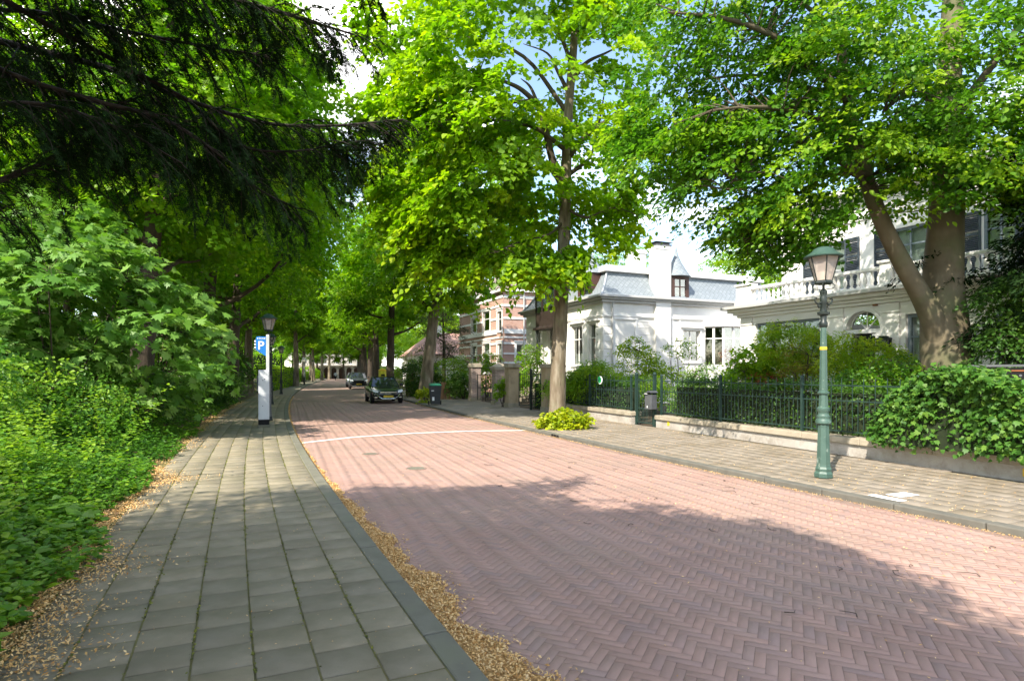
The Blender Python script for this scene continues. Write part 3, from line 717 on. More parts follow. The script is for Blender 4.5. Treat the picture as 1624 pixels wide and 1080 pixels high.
C = np.concatenate([ellipsoid(rng, (-.1, 19.6, 11.3), (5.0, 4.6, 6.2), 640, .35), ellipsoid(rng, (-2.2, 19.4, 8.7), (2.8, 2.6, 3.5), 225, .3),
                    ellipsoid(rng, (2.3, 19.6, 8.6), (2.5, 2.2, 3.4), 100, .3), ellipsoid(rng, (1.1, 18.8, 5.3), (1.3, .9, .8), 40, .1), ellipsoid(rng, (-1.4, 19.2, 5.2), (1.9, 1.2, .8), 26, .1), ellipsoid(rng, (2.9, 18.9, 6.5), (1.3, 1.0, 1.1), 34, .2),
                    ellipsoid(rng, (-2.6, 18.8, 6.4), (1.7, 1.3, 1.0), 16, .2)])
px, py = proj(C)
cut = (C[:, 1] < D1 + .3) & (abs(px - 895 - (590 - py) * .03) < 70) & (py > 40) & (py < 385) & (rng.random(len(C)) < .6)
low = (py > 440) | ((px > 1010) & (py > 330)) | ((px < 660) & (py > 420)) | ((px > 1020) & (py > 250) & (rng.random(len(C)) < .6))
back = (C[:, 1] > 20.0) & (C[:, 2] > 8.0) & (C[:, 0] > -2) & (rng.random(len(C)) < .85)  # rear of the crown, out of sight, thinned to let sun onto the villa
C = C[~back & ~cut & ~low & (wobble(C, 3, 1.3) > -.15)]
build_tree('lime_tree', 'tall lime tree with a pale trunk rising out of the yellow shrub', tuple(T[0]), T, TR, limbs, C, (.6, 19.6, 9), 'lime_leaf', 'bark_lime', .64, 120, .17, HEART, rng, droop=.5)

# ------------------------------------------------------------------ big beech in the front garden on the right
rng = np.random.default_rng(33)
DB = 12.5
T = curve(pxs([(1504, 720), (1502, 600), (1498, 520), (1497, 440), (1500, 350), (1503, 260), (1500, 170), (1508, 80), (1512, -20), (1512, -150), (1515, -280)], DB), 6)
TR = trunk_flare(T, .47, .07, .45, .8); zf_ = np.clip((4.2 - T[:, 2]) / 2.2, 0, 1); TR *= 1 + .14 * zf_
limbs = []
for L, r, d0, dd in (([(1500, 590), (1492, 540), (1480, 505), (1460, 466), (1436, 425), (1408, 372), (1382, 310), (1368, 262), (1352, 200), (1338, 110), (1325, 20), (1310, -80)], .30, DB - .02, -.7), ([(1500, 190), (1470, 150), (1440, 115), (1400, 60)], .13, DB, .8), ([(1502, 250), (1475, 165), (1465, 110)], .1, DB, -.5),
                     ([(1505, 200), (1540, 150), (1590, 80), (1640, 0)], .13, DB, -1.0), ([(1502, 230), (1560, 200), (1620, 190), (1680, 180)], .1, DB, -.8), ([(1372, 250), (1330, 210), (1270, 180), (1200, 170), (1130, 175)], .09, DB - .5, -1.6),
                     ([(1378, 280), (1320, 250), (1260, 225), (1210, 240), (1150, 300)], .08, DB - .5, -.9), ([(1345, 150), (1290, 110), (1230, 60), (1150, 30), (1060, 20)], .1, DB - .7, -1.2), ([(1345, 160), (1280, 140), (1190, 120), (1090, 130)], .08, DB - .7, 1.4),
                     ([(1330, 60), (1290, 20), (1240, -20)], .08, DB - .8, .5), ([(1380, 300), (1350, 275), (1290, 290), (1230, 340), (1180, 380)], .06, DB - .6, .3), ([(1495, 210), (1440, 220), (1400, 180)], .07, DB, -1.4), ([(1340, 120), (1250, 100), (1150, 90), (1050, 90)], .08, DB - .7, 2.5)):
    P = curve(pxs(L, d0, d0 + dd), 5)
    if r == .30: limbs.append((P, np.interp(np.linspace(0, 1, len(P)), [0, .14, .26, .4, .7, 1], [.30, .25, .20, .165, .12, .05]))); continue
    limbs.append((P, np.linspace(r, r * .16, len(P))))
C = np.concatenate([ellipsoid(rng, (8.0, 11.6, 9.4), (5.6, 3.8, 5.2), 900, .3), ellipsoid(rng, (5.2, 12.0, 6.6), (3.0, 2.4, 2.6), 330, .25), ellipsoid(rng, (4.2, 12.6, 8.4), (2.4, 2.2, 2.6), 150, .25),
                    ellipsoid(rng, (5.3, 11.6, 4.6), (1.6, 1.2, .9), 90, .1), ellipsoid(rng, (9.6, 11.2, 5.7), (2.2, 1.2, 1.0), 70, .2), ellipsoid(rng, (7.2, 11.0, 5.9), (1.8, 1.0, .9), 60, .2), ellipsoid(rng, (9.4, 11.4, 7.0), (1.9, 1.3, 2.2), 110, .2), ellipsoid(rng, (3.1, 12.0, 6.0), (1.4, 1.4, 1.5), 120, .1)])
px, py = proj(C)
bot = np.interp(px, [900, 1000, 1040, 1090, 1140, 1200, 1250, 1290, 1340, 1420, 1480, 1540, 1624], [240, 280, 320, 350, 410, 420, 425, 400, 345, 335, 345, 350, 335])
drop = (py > bot) | ((px < 990) & (rng.random(len(C)) < .5)) | ((C[:, 1] < DB - .1) & (px > 1340) & (px < 1420) & (py > 230)) | ((C[:, 1] < DB) & (abs(px - 1500) < 45) & (py > 110) & (rng.random(len(C)) < .3))
back = (C[:, 1] > 12.6) & (C[:, 2] > 7.5) & (rng.random(len(C)) < .7)
C = C[~back & ~drop & (wobble(C, 8, 1.5) > -.2)]
build_tree('beech_tree', 'huge forked beech with smooth grey trunk behind the ivy', tuple(T[2]), T[2:], TR[2:], limbs, C, (8.5, 12.6, 7), 'beech_leaf', 'bark_beech', .52, 95, .112, OVAL, rng, droop=.25, per=.34, m_branch='bark_limb')
# unseen rear of the beech crown is thinned so sun reaches the balcony house

# ------------------------------------------------------------------ generic avenue and park trees (three kinds, copied)
def kind_tree(name, label, seed, h, r, zb, lean, leafm, bark, base, ns, nl, size, tr=.34, droop=.35, tmpl=RHOMB, group=None, rs=.75, limbn=9):
    rng = np.random.default_rng(seed); b = np.asarray(base, float)
    T = curve([b + (0, 0, -.1), b + (lean[0] * .2, lean[1] * .2, h * .25), b + (lean[0] * .55, lean[1] * .5, h * .55), b + (lean[0] * .9, lean[1] * .8, h * .95)], 8)
    TR = trunk_flare(T, tr, .05, .3, .8)
    limbs = auto_limbs(rng, T, TR, b[2] + zb * .9, limbn, r * .95)
    c = b + (lean[0] * .6, lean[1] * .6, (h + zb) / 2)
    tips = np.concatenate([p[-3:] for p, _ in limbs]); tips = tips + rng.normal(0, .35, tips.shape)
    C = np.concatenate([ellipsoid(rng, c, (r, r, (h - zb) / 2), ns, .45), tips]); C = C[(wobble(C, seed, 1.1) > -.22) & (C[:, 2] > b[2] + zb - .4)]
    return build_tree(name, label, tuple(base), T, TR, limbs, C, c - (0, 0, 2), leafm, bark, rs, nl, size, tmpl, rng, group, droop)
GA, GL, GP, GB = 'street trees along the right kerb', 'street trees along the left kerb', 'trees in the park on the left', 'garden trees behind the houses'
v = ray(673, 633, z=.1)
t2 = kind_tree('street_tree', 'leaning street tree with bare pale trunk beside the wheeled bin', 41, 17, 4.9, 5.2, (2.3, .5), 'street_leaf', 'bark_lime', (v.x, v.y, .08), 560, 115, .19, .40, tmpl=HEART, group=GA)
t3 = kind_tree('street_tree', 'upright dark trunked street tree behind the yellow container', 42, 16, 4.6, 5.2, (.4, .3), 'street_leaf', 'bark_dark', (float(kl(48)) + 6.75 + .75, 48., .08), 470, 105, .21, .36, group=GA)
t4 = dup(t3, (float(kl(57.5)) + 6.75 + .55, 57.5, .08), 1.9, 'dark trunked street tree beside the grey parked car', GA, (1, 1, .97))
for i, y in enumerate((70, 82, 95, 110, 128, 146)):
    dup((t3, t2)[i == 20], (float(kl(y)) + 6.75 + .7, y, .08), 2.2 * i + .5, 'distant street tree far down the right kerb', GA, (1, 1, .95 + .04 * (i % 3)))
t5 = kind_tree('street_tree', 'straight street tree on the left pavement beside the white globe lamp', 43, 15, 4.6, 5.6, (-.3, .2), 'street_leaf', 'bark_lime', (ray(470, 612.5, z=.1).x, ray(470, 612.5, z=.1).y, .08), 450, 105, .21, .33, group=GL)
for i, (px, d) in enumerate(((497, 112), (511, 122), (522, 140))):
    dup(t5, ((px - CX) / FPX * d, d, .08), 1.3 * i + .7, 'distant street tree far down the left pavement', GL, (1, 1, .95 + .06 * i))
# park
dup(t5, (-20.2, 46, .2), 2.6, 'street tree behind the lamp posts at the start of the clipped hedge', GL)
p1 = kind_tree('park_tree', 'spreading park tree with a leaning dark trunk behind the maple thicket', 51, 15, 5.6, 5.0, (1.2, .2), 'park_leaf', 'bark_dark', (-11.6, 18.6, .4), 760, 105, .165, .38, tmpl=HEART, group=GP, rs=.72, limbn=11)
p2 = kind_tree('park_tree', 'tall park tree beyond the leaning dark trunked one', 52, 17.5, 6.2, 4.5, (1.4, .3), 'park_leaf', 'bark_dark', (-13.9, 26.8, .5), 600, 100, .2, .36, group=GP, rs=.85)
for i, (x, y, s, src) in enumerate(((-16.6, 35.5, 1.0, p2), (-22, 22, 1.05, p1), (-21.5, 44, .95, p1), (-27, 36, 1.1, p2), (-30, 55, 1.1, p1), (-36, 44, 1.0, p2), (-31, 70, 1.0, p2), (-40, 66, 1.1, p1), (-22, 12, .9, p2), (-34, 22, 1.1, p2), (-42, 90, 1.1, p2), (-50, 110, 1.1, p1))):
    dup(src, (x, y, .45), 1.1 + 1.7 * i, 'leafy park tree standing deep among the others left of the street', GP, (s, s, s))
# behind the houses and at the end of the street
bt = kind_tree('garden_tree', 'bright green tree rising between the two white houses', 61, 14, 5, 3.5, (.5, 0), 'bright_leaf', 'bark_dark', (19.5, 43, .06), 340, 100, .17, .3, group=GB)
for i, (x, y, s) in enumerate(((29, 47, 1.1), (8, 62, 1.0), (0, 66, .95), (-5, 75, 1.0), (15, 72, 1.2), (36, 36, 1.1), (-9, 88, 1.1), (-14, 104, 1.1), (4, 95, 1.3), (-19, 122, 1.1), (25, 66, 1.2))):
    dup(bt, (x, y, .06), 1.9 * i, 'leafy garden tree standing behind the brick and white houses', GB, (s, s, s))
for i, x in enumerate((-78, -70, -62, -56, -50, -44, -38, -32, -25, -18, -10)):
    dup((p2, t3, bt)[i % 3], (x, 172 + 9 * (i % 3), .05), 2.1 * i, 'distant tree closing the far end of the street', 'trees at the end of the street', (1.15, 1.15, 1.1))
for i, (x, y) in enumerate(((-15.5, 83), (-20, 99), (-24, 117))):
    dup(t5, (float(kl(y)) - 2.2, y, .08), 1.1 * i + 2, 'distant street tree far down the left pavement', GL)

for i, (x, y) in enumerate(((-51, 139), (-46.5, 143), (-41, 146), (-34, 140), (-30.5, 128))):
    dup(t3, (x, y, .05), 1.7 * i, 'distant tree in front of the arcaded wall', 'trees before the arcaded wall', (.8, .8, .72))
# ------------------------------------------------------------------ dark yew whose boughs reach over the left pavement
rng = np.random.default_rng(71)
ybase = (-6.6, -1.6, .2)
T = curve([(-6.6, -1.6, .0), (-6.5, -1.5, 2), (-6.4, -1.4, 5), (-6.4, -1.4, 9.5)], 8); TR = trunk_flare(T, .38, .05, .3, .8)
bough = []
for L, dep, r in (([(-420, 40), (-150, 20), (0, 66), (120, 95), (205, 120), (300, 160), (420, 195), (520, 200), (640, 190)], (4.3, 4.6, 4.8, 4.9, 5.0, 5.2, 5.5, 5.8, 6.1), .05),
                  ([(-250, 330), (-60, 300), (0, 286), (60, 262), (110, 230), (165, 180), (230, 150)], (3.9, 4.1, 4.2, 4.4, 4.6, 4.8, 5.0), .035),
                  ([(-260, -160), (0, -110), (180, -50), (330, -12), (450, 22), (560, 55)], (3.4, 3.8, 4.2, 4.6, 5.0, 5.3), .045),
                  ([(-150, 20), (0, 110), (150, 160), (260, 190), (340, 240), (410, 300), (470, 330)], (4.6, 4.4, 4.5, 4.7, 4.9, 5.1, 5.2), .035),
                  ([(-300, 150), (-80, 170), (60, 165), (180, 200), (290, 260)], (3.7, 3.9, 4.1, 4.3, 4.5), .03),
                  ([(300, 160), (380, 230), (470, 240), (560, 225), (600, 235)], (5.2, 5.3, 5.5, 5.7, 5.8), .022),
                  ([(330, -260), (460, -120), (560, -50), (625, 0)], (2.6, 2.7, 2.8, 2.9), .014),
                  ([(-300, -60), (-60, 10), (60, 20), (200, 50), (330, 75), (430, 90)], (4.0, 4.2, 4.3, 4.6, 4.9, 5.1), .035)):
    P = curve([tuple(ray(x, y, d=d)) for (x, y), d in zip(L, dep)], 7); bough.append((P, np.linspace(r * .75, r * .2, len(P))))
conn = [(curve([(-6.45, -1.45, max(2.2, P[0][2] - .8)), (P[0] + np.array([-6.45, -1.45, P[0][2]])) / 2 + np.array([0, 0, .3]), P[0]], 4), np.linspace(.05, r[0], 9)) for P, r in bough]
SB = []                                          # drooping side shoots
for bi, (P, r) in enumerate(bough):
    seg = np.linalg.norm(np.diff(P, axis=0), axis=1); tot = seg.sum(); cum = np.concatenate([[0], np.cumsum(seg)])
    nsub = int(tot * (31 if bi != 6 else 9))
    for q in rng.uniform(.02, 1.0, nsub) * tot:
        i = min(len(P) - 2, np.searchsorted(cum, q) - 1); f = (q - cum[i]) / seg[i]; a = P[i] + (P[i + 1] - P[i]) * f; d = unit(P[i + 1] - P[i])
        side = unit(np.cross(d, [0, 0, 1.])) * rng.choice([-1, 1])
        ln = rng.uniform(.25, .8) * (1 if bi != 6 else .45) * (.45 + .55 * min(1, (tot - q) / 1.2 + .25))
        v = unit(d * rng.uniform(.3, 1.0) + side * rng.uniform(.2, 1.) + np.array([0, 0, rng.uniform(-.6, .3)])); pts = [a]
        for k in range(6):
            v = unit(v + np.array([0, 0, -.15]) + rng.normal(0, .13, 3)); pts.append(pts[-1] + v * ln / 6)
        SB.append(np.array(pts))
tw_a, tw_d, tw_n, tw_l = [], [], [], []
for pts in SB:
    m = max(5, int(np.linalg.norm(np.diff(pts, axis=0), axis=1).sum() / .04)); fr = np.linspace(.08, 1, m)
    for k, f in enumerate(fr):
        x = f * 6; i = min(5, int(x)); a = pts[i] + (pts[i + 1] - pts[i]) * (x - i); d = unit(pts[i + 1] - pts[i]); sd = unit(np.cross(d, [0.2, .1, 1.])) * (1 if k % 2 else -1)
        tw_a.append(a); tw_d.append(unit(d * .8 + sd * rng.uniform(.4, 1.0) + np.array([0, 0, -.3]) + rng.normal(0, .3, 3))); tw_n.append(np.cross(d, sd)); tw_l.append(rng.uniform(.08, .26) * (1.15 - .6 * f))
tw_a, tw_d, tw_l = map(np.array, (tw_a, tw_d, tw_l)); tw_n = unit(np.array(tw_n))
nn_ = 24; K = len(tw_a); idx = np.repeat(np.arange(K), nn_); f = np.tile((np.arange(nn_) + .5) / nn_, K); sgn = np.where(np.tile(np.arange(nn_), K) % 2, 1., -1.)
P = tw_a[idx] + tw_d[idx] * (tw_l[idx] * f)[:, None]; P[:, 2] -= .25 * (f * tw_l[idx]) ** 2 / .12
sd = unit(np.cross(tw_d[idx], tw_n[idx])); D = tw_d[idx] * .55 + sd * sgn[:, None] + rng.normal(0, .15, P.shape)
A = (P, D, tw_n[idx] + rng.normal(0, .3, P.shape), rng.uniform(.026, .042, len(P)), np.clip(rng.normal(.4, .25, K)[idx] + rng.normal(0, .1, len(P)), 0, 1))
root = thing('yew_tree', 'dark yew whose drooping boughs hang over the left pavement', 'tree', ybase)
link('trunk', tubes_mesh('trunk', [(T, TR)], ybase, 12), 'bark_dark', root)
link('branches', tubes_mesh('branches', bough + conn + [(p, np.linspace(.006, .0025, 7)) for p in SB], ybase, 7), 'yew_bark', root)
link('needles', leaf_mesh('needles', *A[:4], NEEDLE, A[4], ybase), 'yew_needle', root)
# the crown above and behind the camera
C = np.concatenate([ellipsoid(rng, (-5.4, -.6, 6.2), (4.4, 3.8, 2.6), 330, .2), ellipsoid(rng, (-2.1, .2, 5.6), (2.3, 2.6, 1.2), 360, .1), ellipsoid(rng, (-6.2, -1.2, 8.6), (2.2, 2.2, 2.4), 90, .1)])
px, py = proj(C); C = C[(C[:, 1] < .8) | (py < -120)]
A = spray_leaves(rng, C, (-6, -1, 5), .6, 170, .14, .4, jit=.6)
link('upper_crown', leaf_mesh('upper_crown', *A[:4], LANCE, A[4], ybase), 'yew_needle', root)
link('upper_branches', tubes_mesh('upper_branches', twigs_to(rng, C, [(T, TR)] + conn, .02, 8), ybase, 6), 'bark_dark', root)
# a street tree behind the camera that shades the near road
bk = kind_tree('street_tree', 'street tree on the left pavement next to the yew', 77, 7.9, 2.4, 4.4, (-.6, 0), 'street_leaf', 'bark_lime', (-2.0, -3.6, .08), 460, 120, .17, .3, group='street trees along the left kerb')
# ------------------------------------------------------------------ left bank: undergrowth, maple thicket, shrubs
rng = np.random.default_rng(81)
def stalks(rng, s, n, hmin, hmax, nl, size, lean=.25):
    p = LK.pos(s, n); z = bank_z(n); K = len(s); h = rng.uniform(hmin, hmax, K)
    top = np.column_stack([rng.normal(0, lean, K), rng.normal(0, lean, K), np.ones(K)]) * h[:, None]
    idx = np.repeat(np.arange(K), nl); f = .25 + .75 * rng.random(K * nl) ** .8
    P = np.column_stack([p, z])[idx] + top[idx] * f[:, None]; a = rng.uniform(0, 6.28, K * nl)
    D = np.column_stack([np.cos(a), np.sin(a), rng.uniform(-.45, .35, K * nl)]); P = P + D * .02
    N = np.column_stack([rng.normal(0, .35, K * nl), rng.normal(0, .35, K * nl), np.ones(K * nl)])
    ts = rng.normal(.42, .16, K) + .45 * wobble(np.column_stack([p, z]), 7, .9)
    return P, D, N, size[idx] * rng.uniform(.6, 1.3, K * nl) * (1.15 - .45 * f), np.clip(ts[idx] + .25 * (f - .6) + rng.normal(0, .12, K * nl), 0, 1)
def hfun(n): return np.clip((n - 2.3) / 2.2, .12, 1) + .55 * np.clip((n - 4.2) / 2.5, 0, 1)
parts = []
s = rng.uniform(-1, 9, 2500); n = 2.42 + 4.4 * rng.random(2500) ** .9 + .15 * np.sin(s * 1.7); parts.append((s, n, 13, .115))
s = rng.uniform(9, 18, 2300); n = 2.42 + 6 * rng.random(2300) + .15 * np.sin(s * 1.7); parts.append((s, n, 13, .11))
s = rng.uniform(18, 36, 1700); n = 2.5 + 6 * rng.random(1700); parts.append((s, n, 12, .13))
s = rng.uniform(-1, 11, 1500); n = 2.42 + 1.7 * rng.random(1500) + .12 * np.sin(s * 1.7); parts.append((s, n, 12, .10))
acc = []
for s, n, nl, sz in parts:
    h = hfun(n) * (1 + .3 * np.sin(s * 1.1 + n) + .25 * np.sin(s * 2.9 - 2 * n)); acc.append(stalks(rng, s, n, .25 * h + .05, .85 * h + .12, nl, np.full(len(s), sz) * (.75 + .35 * hfun(n))))
A = tuple(np.concatenate(x) for x in zip(*acc))
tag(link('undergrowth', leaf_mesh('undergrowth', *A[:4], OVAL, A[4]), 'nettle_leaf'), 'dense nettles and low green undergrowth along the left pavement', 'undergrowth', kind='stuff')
# bramble-like shoots that arch out of the undergrowth, yellow green
s = rng.uniform(4, 15, 420); n = rng.uniform(2.9, 6.5, 420)
A = stalks(rng, s, n, .6, 1.45, 30, np.full(420, .075), .45); A = A[:4] + (np.clip(A[4] + .35, 0, 1),)
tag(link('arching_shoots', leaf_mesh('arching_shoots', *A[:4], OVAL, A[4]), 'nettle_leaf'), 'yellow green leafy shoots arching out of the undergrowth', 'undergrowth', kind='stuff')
# coarse ground ivy near the camera and dead leaves below it
s = rng.uniform(.2, 6, 420); n = rng.uniform(2.45, 3.4, 420)
A = stalks(rng, s, n, .05, .2, 7, np.full(420, .095), .5)
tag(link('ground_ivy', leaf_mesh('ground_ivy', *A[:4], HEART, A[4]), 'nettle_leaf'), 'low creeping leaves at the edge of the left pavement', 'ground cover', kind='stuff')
s = rng.uniform(.8, 8, 90); n = 2.6 + 2.2 * rng.random(90)
A = stalks(rng, s, n, .12, .5, 6, np.full(90, .17), .4)
tag(link('broad_leaf_weeds', leaf_mesh('broad_leaf_weeds', *A[:4], HEART, A[4] * .7), 'maple_leaf'), 'broad leaved weeds growing among the nettles by the pavement edge', 'weeds', kind='stuff')
L_ = []
for k in range(28):
    p = LK.pos(np.array(rng.uniform(1, 9)), np.array(rng.uniform(2.6, 5))); h_ = rng.uniform(.3, .9); a_ = rng.uniform(0, 6.28); L_.append((curve([(p[0], p[1], .15), (p[0] + .12 * math.cos(a_), p[1] + .12 * math.sin(a_), .15 + h_ * .6), (p[0] + .4 * math.cos(a_), p[1] + .4 * math.sin(a_), .15 + h_)], 4), np.linspace(.005, .002, 9)))
tag(link('dry_stems', tubes_mesh('dry_stems', L_), 'dry_stem'), 'thin dry stems sticking out of the nettles', 'weeds', kind='stuff')
def bush(name, label, base, lobes, m, n_spray, nl, size, tmpl=RHOMB, seed=1, rs=.35, stems=5, solo=0, group=None, shell=.55, cat='shrub', droop=.25, bark='bark_dark', jit=.6, per=.25, flat=.06):
    """lobes: (dx, dy, dz, rx, ry, rz) ellipsoids relative to the base"""
    rng = np.random.default_rng(seed); b = np.asarray(base, float); root = thing(name, label, cat, tuple(base), 0, group)
    vol = np.array([l[3] * l[4] * l[5] for l in lobes]) ** .67; cnt = np.maximum(2, (n_spray * vol / vol.sum())).astype(int); C = []
    for l, c in zip(lobes, cnt): C.append(ellipsoid(rng, b + np.array(l[:3]), l[3:], c, shell))
    C = np.concatenate(C); C = C[C[:, 2] > b[2] + .05]; C = C[wobble(C, seed, 1.6) > -.45] if len(C) > 60 else C
    cen = np.array([np.average([l[k] for l in lobes], weights=vol) for k in range(3)]) + b
    L = []
    for k in range(stems):
        a = rng.uniform(0, 6.28); l = lobes[k % len(lobes)]; e = b + np.array(l[:3]) + np.array([math.cos(a) * l[3] * .5, math.sin(a) * l[4] * .5, l[5] * .4]); st = b + np.array([math.cos(a) * .06 * (k > 0), math.sin(a) * .06 * (k > 0), 0])
        m_ = (st + e) / 2 + rng.normal(0, .06, 3); L.append((curve([st, m_, e], 4), np.linspace(.028, .008, 9)))
    tw = twigs_to(rng, C, L, .006)
    link('stems', tubes_mesh('stems', L + tw, base, 6), bark, root)
    A = spray_leaves(rng, C, cen - np.array([0, 0, .3]), rs, nl, size, droop, flat=flat, jit=jit, per=per)
    foliage_thing(root, *A[:4], tmpl, A[4], m, base, solo, 'foliage')
    return root
# big-leaved maple thicket
v = ray(190, 640, d=13.2); 
bush('maple_thicket', 'broad leaved young maple leaning over the nettles', (-10.5, 13.8, .45), [(.4, -.4, 2.7, 2.7, 1.8, 1.6), (-1.6, -.4, 2.2, 1.9, 1.6, 1.7), (2.2, .6, 2.0, 1.7, 1.4, 1.5), (-.2, .2, 4.2, 2.3, 1.6, 1.1), (-3.2, -1.4, 3.0, 1.8, 1.5, 1.8)], 'maple_leaf', 320, 26, .22, MAPLE, 91, .55, 7, solo=300, droop=.3, jit=.45, per=.24, shell=.6, cat='small tree')
bush('maple_thicket', 'smaller maple sapling standing behind the parking meter side of the thicket', (-13.2, 22.5, .45), [(.2, -.3, 2.0, 1.9, 1.5, 1.6), (.6, .2, 3.6, 1.7, 1.5, 1.2)], 'maple_leaf', 170, 26, .19, MAPLE, 92, .5, 5, droop=.3, jit=.45, cat='small tree')
bush('shrub', 'dense dark green shrub at the foot of the maple', (-10.9, 17.2, .3), [(0, 0, .7, 1.5, 1.3, .9), (.4, 1.6, .8, 1.1, 1.2, .8), (-1.5, .2, .9, 1.4, 1.1, 1.0)], 'dark_shrub_leaf', 300, 46, .075, OVAL, 93, .34, 6)
bush('shrub', 'dark layered shrub on the bank beside the parking meter', (-14.2, 25.0, .3), [(0, 0, .9, 1.9, 1.7, 1.0), (.9, 1.6, .8, 1.4, 1.4, .8), (-.4, -1.2, .7, 1.3, 1.1, .8)], 'dark_shrub_leaf', 320, 46, .09, OVAL, 94, .4, 6)
bush('shrub', 'mid green shrub spilling to the pavement before the lamp posts', (-16.6, 31.5, .3), [(0, 0, .9, 1.7, 2.2, 1.0), (-.8, 2.8, .9, 1.6, 2.0, 1.0)], 'park_leaf', 240, 44, .11, RHOMB, 95, .45, 5)
bush('shrub', 'tall shadowy shrub at the left edge behind the nettles', (-8.9, 9.2, .5), [(0, 0, 1.0, 1.4, 1.2, 1.0), (-1.8, .6, 1.4, 1.6, 1.3, 1.3)], 'nettle_leaf', 260, 46, .085, OVAL, 96, .36, 6)
bush('shrub', 'loose leafy shrub growing on the bank between nettles and maple', (-9.4, 12.2, .4), [(0, 0, .7, 1.4, 1.2, .8), (.2, 1.8, .6, 1.0, 1.2, .7), (-2, .6, .8, 1.5, 1.2, .9)], 'nettle_leaf', 240, 44, .085, OVAL, 97, .36, 6)
bush('shrub', 'dark holly like shrub deep behind the maple', (-14.6, 18.5, .4), [(0, 0, 1.6, 2.4, 1.8, 1.7), (-2.4, .4, 1.8, 2.2, 1.8, 1.8)], 'dark_shrub_leaf', 320, 40, .12, OVAL, 98, .5, 6)
bush('shrub', 'dark shrub deep in the park left of the holly', (-18.5, 15.0, .4), [(0, 0, 1.8, 2.6, 2.0, 1.9), (2.2, 2.4, 2.2, 2.2, 2.0, 2.0)], 'dark_shrub_leaf', 320, 36, .14, OVAL, 99, .55, 6)
bush('shrub', 'dark shrub behind the lamp posts on the left', (-18.6, 37, .3), [(0, 0, 1.6, 1.8, 2.4, 1.6), (-1, 3.2, 1.8, 2, 2.2, 1.8)], 'dark_shrub_leaf', 260, 36, .16, OVAL, 100, .55, 6)
for i, (x, y, lab) in enumerate(((-20.5, 26, 'tall dark thicket behind the maples deep in the park'), (-24, 20, 'tall dark thicket deep in the park left of the maples'), (-22, 34, 'tall dark thicket behind the lamp posts deep in the park'))):
    bush('thicket', lab, (x, y, .4), [(0, 0, 2.2, 3.2, 2.2, 2.2), (2.2, 1.5, 1.8, 2.4, 2.0, 1.9), (-2.4, .5, 2.4, 2.6, 2.0, 2.4)], 'park_leaf', 380, 40, .16, RHOMB, 300 + i, .6, 6)
for i, (x, y) in enumerate(((-47, 138), (-53, 134), (-33, 146), (-28, 140))):
    bush('far_shrub', 'yellow green shrub before the arcaded wall at the end of the street', (x, y, .1), [(0, 0, 1.6, 2.4, 2.0, 1.6), (1.5, 0, 1.2, 1.8, 1.5, 1.2)], 'lime_leaf', 160, 30, .24, RHOMB, 320 + i, .6, 4, group='shrubs at the end of the street')
# hedge along the far left pavement
def hedge(name, label, P0, P1, wid, h, m, n, size, seed, z0=.06, tmpl=OVAL, jit=.5, core='soil', solo=0):
    rng = np.random.default_rng(seed); a = np.array(P0, float); b = np.array(P1, float); d = unit(b - a); nr = np.array([-d[1], d[0]]); ln = np.linalg.norm(b - a)
    root = thing(name, label, 'hedge', (a[0], a[1], z0), math.atan2(d[1], d[0]))
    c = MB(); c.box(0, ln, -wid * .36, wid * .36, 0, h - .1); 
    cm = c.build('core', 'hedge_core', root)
    u = rng.uniform(0, ln, n); side = rng.random(n); P = np.zeros((n, 3)); N = np.zeros((n, 3)); hz = h * (1 + .05 * np.sin(u * 1.7) + .03 * np.sin(u * 5.1))
    top = side < .34; lf = (side >= .34) & (side < .67)
    P[:, 0] = u; P[:, 2] = rng.random(n) * hz; P[top, 2] = hz[top]; P[:, 1] = np.where(top, rng.uniform(-.5, .5, n) * wid, np.where(lf, -.5, .5) * wid)
    P += rng.normal(0, .045, P.shape); N[top] = (0, 0, 1); N[~top] = np.column_stack([np.zeros((~top).sum()), np.sign(P[~top, 1]), .4 * np.ones((~top).sum())])
    N += rng.normal(0, jit, N.shape); D = rng.normal(0, .6, (n, 3)); D[:, 2] += .25; P[:, 2] = np.maximum(P[:, 2], .03)
    link('foliage', leaf_mesh('foliage', P, D, N, size * rng.uniform(.6, 1.3, n), tmpl, np.clip(rng.normal(.45, .25, n), 0, 1)), m, root)['kind'] = 'stuff'
    return root
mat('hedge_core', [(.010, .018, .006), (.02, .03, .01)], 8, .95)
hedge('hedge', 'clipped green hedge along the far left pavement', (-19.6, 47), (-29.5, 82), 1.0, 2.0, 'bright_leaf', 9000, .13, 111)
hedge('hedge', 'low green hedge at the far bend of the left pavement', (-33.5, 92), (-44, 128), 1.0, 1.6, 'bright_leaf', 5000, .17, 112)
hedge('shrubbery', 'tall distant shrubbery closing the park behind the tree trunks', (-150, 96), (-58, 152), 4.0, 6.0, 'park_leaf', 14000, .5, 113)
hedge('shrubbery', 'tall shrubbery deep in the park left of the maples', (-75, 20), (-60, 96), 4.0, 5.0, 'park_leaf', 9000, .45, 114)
hedge('shrubbery', 'tall distant shrubbery behind the houses on the right', (-20, 160), (60, 90), 4.0, 6.0, 'park_leaf', 12000, .5, 115)
